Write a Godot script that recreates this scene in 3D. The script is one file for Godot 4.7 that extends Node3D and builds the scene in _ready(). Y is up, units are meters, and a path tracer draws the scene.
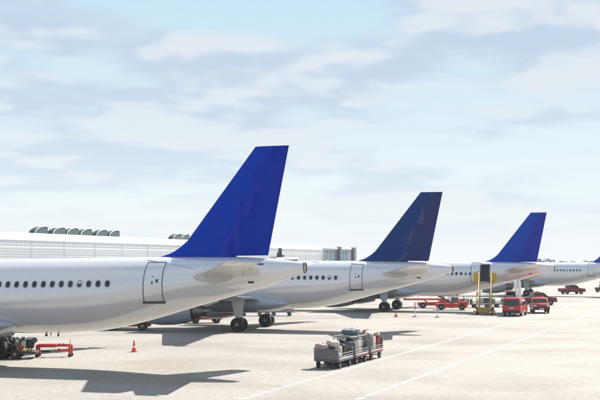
extends Node3D
# Apron with four parked airliners seen from a terminal window.
# Axes: x right, y up, camera looks towards -z. Airliners: local -x is the nose, +z the port side.

var M = {}
var names = {}
var rng = RandomNumberGenerator.new()

# ---------------------------------------------------------------- mesh builder
class Geo:
	var parts = {}          # material -> [verts, normals, uvs]
	func tri_list(t: PackedVector3Array, m, crease := 40.0, closed := true):
		var n = t.size() / 3
		if closed:
			var c = Vector3.ZERO
			for v in t: c += v
			c /= max(1, t.size())
			var vol = 0.0
			for i in n:
				vol += (t[i * 3] - c).dot((t[i * 3 + 1] - c).cross(t[i * 3 + 2] - c))
			if vol > 0.0:
				for i in n:
					var s = t[i * 3 + 1]; t[i * 3 + 1] = t[i * 3 + 2]; t[i * 3 + 2] = s
		var fn = PackedVector3Array(); fn.resize(n)
		var at = {}
		for i in n:
			var nn = (t[i * 3 + 2] - t[i * 3]).cross(t[i * 3 + 1] - t[i * 3])
			fn[i] = nn
			for k in 3:
				var q = Vector3i((t[i * 3 + k] * 2000.0).round())
				if at.has(q): at[q].append(i)
				else: at[q] = [i]
		var lim = cos(deg_to_rad(crease))
		if not parts.has(m): parts[m] = [PackedVector3Array(), PackedVector3Array(), PackedVector2Array()]
		var P = parts[m]
		var vv = PackedVector3Array(); var nv = PackedVector3Array(); var uv = PackedVector2Array()
		for i in n:
			var me = fn[i].normalized()
			if fn[i].length_squared() < 1e-14: continue
			for k in 3:
				var q = Vector3i((t[i * 3 + k] * 2000.0).round())
				var sum = Vector3.ZERO
				for j in at[q]:
					if fn[j].length_squared() > 1e-14 and fn[j].normalized().dot(me) > lim: sum += fn[j]
				vv.append(t[i * 3 + k]); nv.append(sum.normalized() if sum.length_squared() > 1e-16 else me)
				uv.append(Vector2(t[i * 3 + k].x, t[i * 3 + k].y))
		P[0].append_array(vv); P[1].append_array(nv); P[2].append_array(uv)
		return self
	# rings of equal size, joined in order; ends closed by fans unless open
	func loft(rings, m, crease := 40.0, caps := true, wrap := true):
		var t = PackedVector3Array()
		var k = rings[0].size()
		for r in rings.size() - 1:
			var a = rings[r]; var b = rings[r + 1]
			for i in (k if wrap else k - 1):
				var j = (i + 1) % k
				t.append_array([a[i], a[j], b[j], a[i], b[j], b[i]])
		if caps:
			for e in [0, rings.size() - 1]:
				var a = rings[e]
				var c = Vector3.ZERO
				for v in a: c += v
				c /= k
				for i in k:
					var j = (i + 1) % k
					if e == 0: t.append_array([c, a[j], a[i]])
					else: t.append_array([c, a[i], a[j]])
		return tri_list(t, m, crease, caps)
	func box(c: Vector3, s: Vector3, m, bev := 0.02, b := Basis()):
		bev = min(bev, min(s.x, min(s.y, s.z)) * 0.3)
		var rings = []
		for e in [[-1, 1], [-1, 0], [1, 0], [1, 1]]:
			var y = e[0] * (s.y / 2 - (0.0 if e[1] else bev))
			var inn = bev if e[1] else 0.0
			var hx = s.x / 2 - inn; var hz = s.z / 2 - inn
			var cb = bev
			var r = []
			for q in [[hx, hz - cb], [hx - cb, hz], [-hx + cb, hz], [-hx, hz - cb], [-hx, -hz + cb], [-hx + cb, -hz], [hx - cb, -hz], [hx, -hz + cb]]:
				r.append(c + b * Vector3(q[0], y, q[1]))
			rings.append(r)
		return loft(rings, m, 20.0)
	func cyl(a: Vector3, b: Vector3, r1: float, r2: float, m, seg := 12, crease := 50.0):
		var d = (b - a).normalized()
		var u = d.cross(Vector3.UP if abs(d.y) < 0.9 else Vector3.RIGHT).normalized()
		var w = d.cross(u)
		var A = []; var B = []
		for i in seg:
			var o = u * cos(TAU * i / seg) + w * sin(TAU * i / seg)
			A.append(a + o * r1); B.append(b + o * r2)
		return loft([A, B], m, crease)
	func tube(pts, r: float, m, seg := 6):
		for i in pts.size() - 1: cyl(pts[i], pts[i + 1], r, r, m, seg)
		return self
	# profile = [[along, radius], ...] spun about an axis through c
	func lathe(c: Vector3, axis: Vector3, prof, m, seg := 24, crease := 35.0, caps := true):
		var d = axis.normalized()
		var u = d.cross(Vector3.UP if abs(d.y) < 0.9 else Vector3.RIGHT).normalized()
		var w = d.cross(u)
		var rings = []
		for p in prof:
			var r = []
			for i in seg:
				r.append(c + d * p[0] + (u * cos(TAU * i / seg) + w * sin(TAU * i / seg)) * max(p[1], 0.001))
			rings.append(r)
		return loft(rings, m, crease, caps)
	# flat polygon (x, y) pushed along z from z0 to z1
	func slab(poly, z0: float, z1: float, m, xf := Transform3D()):
		var t = PackedVector3Array()
		var pv = PackedVector2Array(poly)
		var idx = Geometry2D.triangulate_polygon(pv)
		for z in [z0, z1]:
			for i in idx.size() / 3:
				var a = pv[idx[i * 3]]; var b = pv[idx[i * 3 + 1]]; var c = pv[idx[i * 3 + 2]]
				var q = [Vector3(a.x, a.y, z), Vector3(b.x, b.y, z), Vector3(c.x, c.y, z)]
				if z == z1: q.reverse()
				t.append_array(q)
		var flip = (pv[idx[1]] - pv[idx[0]]).cross(pv[idx[2]] - pv[idx[0]]) < 0
		var area = 0.0
		for i in pv.size(): area += pv[i].cross(pv[(i + 1) % pv.size()])
		for i in pv.size():
			var a = pv[i]; var b = pv[(i + 1) % pv.size()]
			var q = [Vector3(a.x, a.y, z0), Vector3(b.x, b.y, z0), Vector3(b.x, b.y, z1), Vector3(a.x, a.y, z0), Vector3(b.x, b.y, z1), Vector3(a.x, a.y, z1)]
			if (area < 0) != flip: q.reverse()
			t.append_array(q)
		for i in t.size(): t[i] = xf * t[i]
		return tri_list(t, m, 25.0)
	func mesh() -> ArrayMesh:
		var am = ArrayMesh.new()
		for m in parts:
			var P = parts[m]
			var a = []; a.resize(Mesh.ARRAY_MAX)
			a[Mesh.ARRAY_VERTEX] = P[0]; a[Mesh.ARRAY_NORMAL] = P[1]; a[Mesh.ARRAY_TEX_UV] = P[2]
			am.add_surface_from_arrays(Mesh.PRIMITIVE_TRIANGLES, a)
			am.surface_set_material(am.get_surface_count() - 1, m)
		return am

func geo(): return Geo.new()

func numbered(n: String) -> String:
	names[n] = names.get(n, -1) + 1
	return n if names[n] == 0 else "%s_%03d" % [n, names[n]]

func put(called: String, g, parent, xf := Transform3D(), label := ""):
	var o = MeshInstance3D.new()
	o.name = called
	o.mesh = g if g is Mesh else g.mesh()
	o.transform = xf
	parent.add_child(o, true)
	if label: o.set_meta("label", label)
	return o

func thing(called: String, label: String, category: String, at := Vector3.ZERO, turn := 0.0, group := ""):
	var o = Node3D.new()
	o.name = numbered(called)
	add_child(o)
	o.position = at; o.rotation.y = turn
	tag(o, label, category, group)
	return o

func tag(o, label: String, category: String, group := ""):
	o.set_meta("label", label); o.set_meta("category", category)
	if group: o.set_meta("group", group)
	return o

func single(called: String, g, label: String, category: String, at: Vector3, turn := 0.0, group := ""):
	var o = put(numbered(called), g, self, Transform3D(Basis(Vector3.UP, turn), at))
	return tag(o, label, category, group)

func struct(called: String, g, at := Transform3D()):
	var o = put(called, g, self, at)
	o.set_meta("kind", "structure")
	return o

# ---------------------------------------------------------------- materials
func lin(r: float, g: float, b: float) -> Color: return Color(r, g, b).linear_to_srgb()

func mat(r: float, g: float, b: float, rough := 0.6, metal := 0.0, coat := 0.0):
	var m = StandardMaterial3D.new()
	m.albedo_color = lin(r, g, b)
	m.roughness = rough; m.metallic = metal
	if coat > 0.0:
		m.clearcoat_enabled = true; m.clearcoat = coat; m.clearcoat_roughness = 0.08
	return m

func noise_tex(freq: float, lo: Color, hi: Color, octaves := 4, size := 512, sd := 1, a := 0.0, b := 1.0):
	var n = FastNoiseLite.new(); n.seed = sd; n.frequency = freq; n.fractal_octaves = octaves
	n.noise_type = FastNoiseLite.TYPE_SIMPLEX_SMOOTH
	var t = NoiseTexture2D.new(); t.width = size; t.height = size; t.seamless = true; t.noise = n
	var g = Gradient.new(); g.set_color(0, lo); g.set_color(1, hi); g.set_offset(0, a); g.set_offset(1, b)
	t.color_ramp = g
	return t

func grime(m, tex, scale: float):
	m.albedo_texture = tex
	m.uv1_triplanar = true
	m.uv1_scale = Vector3.ONE * scale
	return m

func make_materials():
	# airliner paints
	M.white = mat(0.665, 0.665, 0.67, 0.2, 0.18, 1.0)
	grime(M.white, noise_tex(0.02, Color(0.985, 0.983, 0.98), Color(1, 1, 1), 6, 512, 11, 0.25, 0.7), 0.3)
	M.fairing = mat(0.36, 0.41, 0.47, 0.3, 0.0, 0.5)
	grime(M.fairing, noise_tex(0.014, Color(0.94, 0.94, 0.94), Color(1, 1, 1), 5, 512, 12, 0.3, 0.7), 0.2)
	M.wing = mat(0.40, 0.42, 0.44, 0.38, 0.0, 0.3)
	grime(M.wing, noise_tex(0.014, Color(0.85, 0.85, 0.84), Color(1, 1, 1), 5, 512, 13, 0.3, 0.7), 0.2)
	M.tailplane = mat(0.58, 0.57, 0.55, 0.3, 0.18, 0.6)
	grime(M.tailplane, noise_tex(0.014, Color(0.93, 0.92, 0.90), Color(1, 1, 1), 5, 512, 14, 0.3, 0.7), 0.22)
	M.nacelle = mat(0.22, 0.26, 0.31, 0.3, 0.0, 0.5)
	M.steel = mat(0.42, 0.41, 0.39, 0.35, 0.9)
	M.hot_metal = mat(0.20, 0.18, 0.16, 0.45, 0.85)
	M.gear_white = mat(0.42, 0.43, 0.44, 0.4)
	M.rubber = mat(0.018, 0.018, 0.019, 0.75)
	M.hub = mat(0.30, 0.30, 0.30, 0.45, 0.4)
	M.outline = mat(0.13, 0.13, 0.145, 0.5)
	M.seam = mat(0.30, 0.31, 0.33, 0.5)
	M.sill = mat(0.09, 0.09, 0.10, 0.45, 0.4)
	M.pane = mat(0.022, 0.025, 0.032, 0.08)
	M.shade = mat(0.62, 0.62, 0.60, 0.6)
	M.cabin = mat(0.28, 0.28, 0.27, 0.8)
	M.dark = mat(0.02, 0.02, 0.022, 0.6)
	M.plate = mat(0.46, 0.45, 0.43, 0.3, 0.2)
	# tail paints: one overpainted, patchy blue; one navy; one royal blue
	M.fin1 = fin_paint(Color(0.001, 0.040, 0.390), Color(0.003, 0.026, 0.310), Color(0.020, 0.036, 0.36), 5, -0.3)
	M.fin2 = fin_paint(Color(0.009, 0.042, 0.160), Color(0.020, 0.034, 0.130), Color(0.052, 0.072, 0.170), 9, -0.1)
	M.fin3 = fin_paint(Color(0.001, 0.048, 0.370), Color(0.004, 0.030, 0.320), Color(0.026, 0.034, 0.29), 17, 0.0)
	M.rud1 = fin_paint(Color(0.001, 0.034, 0.350), Color(0.003, 0.027, 0.310), Color(0.010, 0.030, 0.34), 6, -0.6)
	M.rud2 = fin_paint(Color(0.024, 0.034, 0.128), Color(0.029, 0.036, 0.130), Color(0.036, 0.046, 0.145), 10, -0.6)
	M.rud3 = fin_paint(Color(0.005, 0.029, 0.310), Color(0.009, 0.029, 0.300), Color(0.02, 0.02, 0.23), 18, -0.6)
	# ground support
	M.red = mat(0.44, 0.014, 0.010, 0.35, 0.0, 0.4)
	M.red_dull = mat(0.27, 0.014, 0.012, 0.5)
	M.red_dark = mat(0.15, 0.010, 0.010, 0.45)
	M.orange = mat(0.55, 0.032, 0.010, 0.45)
	M.cone = mat(0.62, 0.035, 0.015, 0.5)
	M.white_paint = mat(0.72, 0.72, 0.70, 0.5)
	M.yellow = mat(0.52, 0.31, 0.008, 0.42, 0.0, 0.3)
	M.yellow_dull = mat(0.34, 0.24, 0.02, 0.55)
	M.black = mat(0.016, 0.016, 0.018, 0.5)
	M.charcoal = mat(0.045, 0.046, 0.05, 0.55)
	M.gray = mat(0.15, 0.15, 0.15, 0.55, 0.2)
	M.gray_light = mat(0.42, 0.42, 0.42, 0.5)
	M.zinc = mat(0.24, 0.24, 0.24, 0.5, 0.4)
	M.glass = mat(0.02, 0.025, 0.03, 0.06)
	M.lamp_red = mat(0.45, 0.015, 0.012, 0.2)
	M.lamp_clear = mat(0.65, 0.65, 0.62, 0.12)
	M.teal = mat(0.04, 0.15, 0.14, 0.5)
	M.blue = mat(0.03, 0.12, 0.38, 0.5)
	M.green = mat(0.05, 0.20, 0.08, 0.5)
	M.bag_white = mat(0.50, 0.46, 0.41, 0.75)
	M.bag_pink = mat(0.36, 0.29, 0.27, 0.8)
	M.bag_gray = mat(0.20, 0.22, 0.25, 0.8)
	M.bag_blue = mat(0.10, 0.125, 0.165, 0.75)
	M.bag_tan = mat(0.34, 0.26, 0.18, 0.8)
	M.bag_red = mat(0.26, 0.02, 0.022, 0.7)
	M.bag_black = mat(0.02, 0.02, 0.022, 0.7)
	# buildings
	M.facade = mat(0.80, 0.82, 0.83, 0.5)
	M.roof = mat(0.78, 0.79, 0.80, 0.4)
	M.mullion = mat(0.74, 0.765, 0.78, 0.6)
	M.rail = mat(0.42, 0.47, 0.50, 0.7)
	M.skylight = mat(0.035, 0.068, 0.072, 0.6)
	M.office_glass = mat(0.13, 0.21, 0.27, 0.15, 0.3)
	M.pier_dark = mat(0.09, 0.11, 0.12, 0.6)
	M.pier_light = mat(0.52, 0.54, 0.55, 0.6)
	M.marking = mat(0.50, 0.48, 0.45, 0.7)
	grime(M.marking, noise_tex(0.02, Color(0.80, 0.79, 0.77), Color(1, 1, 1), 5, 512, 31, 0.3, 0.65), 0.3)
	M.wood = mat(0.06, 0.05, 0.04, 0.9)
	M.leaves = mat(0.12, 0.125, 0.11, 0.8)
	# concrete: fine grain times broad, uneven stains
	var c = mat(0.284, 0.269, 0.248, 0.85)
	c.albedo_texture = noise_tex(0.02, Color(0.90, 0.90, 0.895), Color(1, 1, 1), 6, 1024, 41, 0.2, 0.75)
	c.uv1_scale = Vector3(1 / 9.0, 1 / 9.0, 1)
	c.detail_enabled = true
	c.detail_blend_mode = BaseMaterial3D.BLEND_MODE_MUL
	c.detail_albedo = noise_tex(0.006, Color(0.91, 0.90, 0.885), Color(1, 1, 1), 6, 1024, 42, 0.22, 0.62)
	c.detail_uv_layer = BaseMaterial3D.DETAIL_UV_2
	c.uv2_scale = Vector3(1 / 75.0, 1 / 75.0, 1)
	M.concrete = c

# Tail paint: base tone, uneven repainted streaks running up along the hinge, and scuffed edges of them.
func fin_paint(base: Color, over: Color, scuff: Color, sd: int, shift: float):
	var w = 256
	var im = Image.create(w, w, false, Image.FORMAT_RGB8)
	var n = FastNoiseLite.new(); n.seed = sd; n.frequency = 0.9; n.fractal_octaves = 4
	var n2 = FastNoiseLite.new(); n2.seed = sd + 50; n2.frequency = 2.2; n2.fractal_octaves = 3
	for j in w:
		for i in w:
			var x = -9.0 + 9.0 * (i + 0.5) / w      # local metres
			var y = 12.0 - 6.5 * (j + 0.5) / w
			# coordinate across the streaks, which run parallel to the hinge line
			var hinge = lerp(-4.2, -1.45, (y - 5.9) / 5.7)
			var k = n.get_noise_2d(x * 0.9 - y * 0.25, y * 0.55 + x * 0.25) + 0.45 * n2.get_noise_2d(x * 0.9, y * 0.7)
			var a = x - hinge - shift + 0.55 * k
			# repainted area aft of a ragged edge
			var c = base.lerp(over, smoothstep(-0.10, 0.10, a + 0.12))
			# rubbed patches along that edge
			var k3 = n2.get_noise_2d(x * 0.55 + 30.0, y * 0.33 - x * 0.3)
			var patch = smoothstep(0.02, 0.10, k3) * exp(-pow((a - 0.25) / 0.5, 2))
			c = c.lerp(scuff, clamp(patch, 0, 0.9))
			im.set_pixel(i, j, c.linear_to_srgb())
	var m = StandardMaterial3D.new()
	m.albedo_texture = ImageTexture.create_from_image(im)
	m.uv1_scale = Vector3(1 / 9.0, -1 / 6.5, 1)
	m.uv1_offset = Vector3(1.0, 12.0 / 6.5, 0)
	m.roughness = 0.42
	m.metallic_specular = 0.2
	return m

# ---------------------------------------------------------------- sky
func make_sky():
	var w = 4096; var h = 2048
	var n = FastNoiseLite.new(); n.seed = 77; n.frequency = 1.0; n.fractal_octaves = 6; n.fractal_gain = 0.52
	n.noise_type = FastNoiseLite.TYPE_SIMPLEX_SMOOTH
	var n2 = FastNoiseLite.new(); n2.seed = 5; n2.frequency = 1.0; n2.fractal_octaves = 4
	n2.noise_type = FastNoiseLite.TYPE_SIMPLEX_SMOOTH
	var data = PackedFloat32Array(); data.resize(w * h * 3)
	for j in h:
		var el = (0.5 - (j + 0.5) / h) * PI
		if el < 0.0:
			for i in w:
				var q = (j * w + i) * 3
				data[q] = 0.40; data[q + 1] = 0.40; data[q + 2] = 0.39
			continue
		var se = sin(el)
		# clear air: white haze at the horizon to blue overhead
		var stops = [[0.0, Color(0.955, 0.99, 1.01)], [4.0, Color(0.87, 0.965, 1.0)], [8.0, Color(0.72, 0.89, 0.98)], [14.0, Color(0.58, 0.785, 0.945)], [40.0, Color(0.24, 0.42, 0.76)], [91.0, Color(0.13, 0.27, 0.60)]]
		var deg = rad_to_deg(el)
		var air = stops[0][1]
		for q in 5:
			if deg >= stops[q][0] and deg < stops[q + 1][0]: air = stops[q][1].lerp(stops[q + 1][1], (deg - stops[q][0]) / (stops[q + 1][0] - stops[q][0]))
		var step = 1 if el < 0.42 else (4 if el < 1.2 else 16)
		var haze = 1.0 - exp(-pow(se / 0.10, 1.4))
		for i0 in range(0, w, step):
			var az = (i0 + 0.5 * step) / w * TAU
			# flat cloud deck seen in perspective, curved down towards the horizon
			var r = cos(el) / (se + 0.13)
			var p = Vector2(cos(az), sin(az)) * r
			var k = n.get_noise_3d(p.x * 0.95, p.y * 0.95, 3.0)
			var soft = n2.get_noise_2d(p.x * 0.8, p.y * 0.8)
			var up = n2.get_noise_2d(p.x * 0.76, p.y * 0.76)
			var fine = n.get_noise_3d(p.x * 3.1, p.y * 3.1, 11.0)
			var cov = smoothstep(-0.30, 0.14, k + soft * 0.35 + fine * 0.24 + 0.05)
			# cloud tops are bright, bases grey blue
			var wisp = n.get_noise_3d(p.x * 8.5, p.y * 8.5, 23.0)
			var lit = clamp((soft - up) * 2.6 + k * 1.5 + fine * 0.75 + wisp * 0.30 + 0.42, 0, 1)
			var cl = Color(0.57, 0.685, 0.845).lerp(Color(0.82, 0.86, 0.91), smoothstep(0.1, 0.9, lit))
			var c = air.lerp(cl, cov * haze * 0.92)
			for s in step:
				var q = (j * w + i0 + s) * 3
				data[q] = c.r; data[q + 1] = c.g; data[q + 2] = c.b
	var im = Image.create_from_data(w, h, false, Image.FORMAT_RGBF, data.to_byte_array())
	var sm = PanoramaSkyMaterial.new()
	sm.panorama = ImageTexture.create_from_image(im)
	var sky = Sky.new(); sky.sky_material = sm
	return sky

# ---------------------------------------------------------------- airliner
# Distances t are metres ahead of the tail end; local x = -t.
const TAIL = [[0.0, 5.47, 4.90, 0.29], [0.6, 5.56, 4.71, 0.41], [2.4, 5.74, 4.15, 0.79], [4.0, 5.81, 3.72, 1.09], [6.0, 5.855, 3.19, 1.43], [8.8, 5.875, 2.43, 1.80], [10.4, 5.88, 2.08, 1.91], [11.9, 5.88, 1.87, 1.965], [14.0, 5.88, 1.76, 1.975]]
const NOSE = [[6.2, 5.88, 1.76, 1.975], [4.6, 5.84, 1.80, 1.94], [3.3, 5.60, 1.93, 1.79], [2.1, 4.98, 2.18, 1.47], [1.1, 4.36, 2.50, 1.07], [0.5, 3.98, 2.77, 0.74], [0.15, 3.68, 3.02, 0.40], [0.0, 3.40, 3.30, 0.03]]

func hull(t: float, L: float):
	var tab = TAIL
	var q = t
	if t > L * 0.5:
		tab = NOSE; q = L - t
		if q > 6.2: return [5.88, 1.76, 1.975]
		for i in tab.size() - 1:
			if q >= tab[i + 1][0]: return _mix(tab, i, (q - tab[i][0]) / (tab[i + 1][0] - tab[i][0]))
		return [tab[-1][1], tab[-1][2], tab[-1][3]]
	if t >= 14.0: return [5.88, 1.76, 1.975]
	for i in tab.size() - 1:
		if q <= tab[i + 1][0]: return _mix(tab, i, (q - tab[i][0]) / (tab[i + 1][0] - tab[i][0]))
	return [5.88, 1.76, 1.975]

func _mix(tab, i, u):
	var a = tab[max(i - 1, 0)]; var b = tab[i]; var c = tab[i + 1]; var d = tab[min(i + 2, tab.size() - 1)]
	var out = []
	var h = c[0] - b[0]
	for k in [1, 2, 3]:
		var s0 = (c[k] - a[k]) / (c[0] - a[0])
		var s1 = (d[k] - b[k]) / (d[0] - b[0]) if d[0] != b[0] else 0.0
		var u2 = u * u; var u3 = u2 * u
		out.append((2 * u3 - 3 * u2 + 1) * b[k] + (u3 - 2 * u2 + u) * h * s0 + (-2 * u3 + 3 * u2) * c[k] + (u3 - u2) * h * s1)
	return out

# point of the port skin at station t and height y, pushed out by off
func skin(t: float, y: float, L: float, off := 0.0) -> Vector3:
	var s = hull(t, L)
	var cy = (s[0] + s[1]) / 2; var ry = (s[0] - s[1]) / 2
	var v = clamp((y - cy) / ry, -0.995, 0.995)
	var z = s[2] * sqrt(1 - v * v)
	var n = Vector3(0, v / ry, sqrt(1 - v * v) / s[2]).normalized()
	return Vector3(-t, y, z) + n * off

# a curved plate lying on the port skin: outline given in (t, y)
func skin_plate(g, t0, t1, y0, y1, L, lo, hi, m, nt := 3, ny := 10, slant := 0.0):
	var rings = []
	for j in ny + 1:
		var y = lerp(float(y0), float(y1), float(j) / ny)
		var sh = slant * (y - y0)
		var r = []
		for i in nt + 1: r.append(skin(lerp(float(t0), float(t1), float(i) / nt) + sh, y, L, hi))
		for i in nt + 1: r.append(skin(lerp(float(t1), float(t0), float(i) / nt) + sh, y, L, lo))
		rings.append(r)
	g.loft(rings, m, 30.0)

func fuselage_mesh(L: float, hole = null):
	var ts = []
	var t = 0.0
	while t < L - 7.0:
		ts.append(t); t += 0.45
	while t < L - 0.02:
		ts.append(t); t += 0.12 if L - t < 1.2 else 0.3
	ts.append(L)
	var th = []
	for i in 72: th.append(TAU * i / 72)
	if hole != null:
		ts = ts.filter(func(q): return abs(q - hole[0]) > 0.15 and abs(q - hole[1]) > 0.15)
		ts.append(hole[0]); ts.append(hole[1]); ts.sort()
		var tm = (hole[0] + hole[1]) / 2
		var s = hull(tm, L)
		for y in [hole[2], hole[3]]:
			var a = asin((y - (s[0] + s[1]) / 2) / ((s[0] - s[1]) / 2))
			a = fposmod(a, TAU)
			th = th.filter(func(q): return abs(q - a) > 0.03)
			th.append(a)
		th.sort()
	var rings = []
	for q in ts:
		var s = hull(q, L)
		var r = []
		for a in th: r.append(Vector3(-q, (s[0] + s[1]) / 2 + sin(a) * (s[0] - s[1]) / 2, cos(a) * s[2]))
		rings.append(r)
	var g = geo()
	if hole == null:
		g.loft(rings, M.white, 60.0)
	else:
		var tr = PackedVector3Array()
		var k = th.size()
		for i in rings.size() - 1:
			for j in k:
				var j2 = (j + 1) % k
				var c = (rings[i][j] + rings[i][j2] + rings[i + 1][j] + rings[i + 1][j2]) / 4
				if c.z > 0 and -c.x > hole[0] and -c.x < hole[1] and c.y > hole[2] and c.y < hole[3]: continue
				tr.append_array([rings[i][j], rings[i][j2], rings[i + 1][j2], rings[i][j], rings[i + 1][j2], rings[i + 1][j]])
		for j in k: tr.append_array([rings[0][(j + 1) % k], rings[0][j], Vector3(0, 5.185, 0)])
		g.tri_list(tr, M.white, 60.0)
	return g.mesh()

func airfoil(le: Vector3, te: Vector3, thick: float, up: Vector3, lo := 0.0, hi := 1.0, blunt := false):
	var r = []
	var c = te - le
	var xs = [0.0, 0.012, 0.05, 0.12, 0.22, 0.35, 0.5, 0.66, 0.82, 1.0]
	var top = []; var bot = []
	for x in xs:
		var u = lerp(lo, hi, x)
		var y = 5.0 * (0.2969 * sqrt(u) - 0.126 * u - 0.3516 * u * u + 0.2843 * u * u * u - 0.1036 * u * u * u * u)
		y = max(y, 0.004) * thick
		top.append(le + c * u + up * y)
		bot.append(le + c * u - up * y)
	bot.reverse()
	r.append_array(top); r.append_array(bot)
	return r

func fin_le(y: float) -> float:
	var pts = [[5.3, 8.9], [5.80, 8.35], [5.90, 7.95], [6.05, 7.45], [6.3, 6.98], [6.7, 6.50], [7.2, 6.10], [11.60, 2.62]]
	for i in pts.size() - 1:
		if y <= pts[i + 1][0]: return lerp(float(pts[i][1]), float(pts[i + 1][1]), (y - pts[i][0]) / (pts[i + 1][0] - pts[i][0]))
	return 2.62
func fin_te(y: float) -> float: return lerp(1.98, 0.78, (y - 5.87) / 5.73)
func fin_hinge(y: float) -> float: return lerp(3.75, 1.42, (y - 5.87) / 5.73)

func wheel_mesh(r: float, w: float):
	var g = geo()
	g.lathe(Vector3(0, 0, 0), Vector3(0, 0, 1), [[-w * 0.40, r * 0.58], [-w * 0.5, r * 0.68], [-w * 0.5, r * 0.86], [-w * 0.36, r * 0.97], [-w * 0.15, r], [w * 0.15, r], [w * 0.36, r * 0.97], [w * 0.5, r * 0.86], [w * 0.5, r * 0.68], [w * 0.40, r * 0.58]], M.rubber, 28)
	g.lathe(Vector3(0, 0, 0), Vector3(0, 0, 1), [[-w * 0.43, 0.01], [-w * 0.43, r * 0.2], [-w * 0.3, r * 0.3], [-w * 0.36, r * 0.56], [-w * 0.42, r * 0.6], [w * 0.42, r * 0.6], [w * 0.36, r * 0.56], [w * 0.3, r * 0.3], [w * 0.43, r * 0.2], [w * 0.43, 0.01]], M.hub, 20)
	for k in 6:
		var a = TAU * k / 6
		g.cyl(Vector3(cos(a) * r * 0.43, sin(a) * r * 0.43, -w * 0.37), Vector3(cos(a) * r * 0.43, sin(a) * r * 0.43, w * 0.37), r * 0.06, r * 0.06, M.dark, 6)
	return g.mesh()

var shared = {}
func share(key: String, f: Callable):
	if not shared.has(key): shared[key] = f.call()
	return shared[key]

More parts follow.
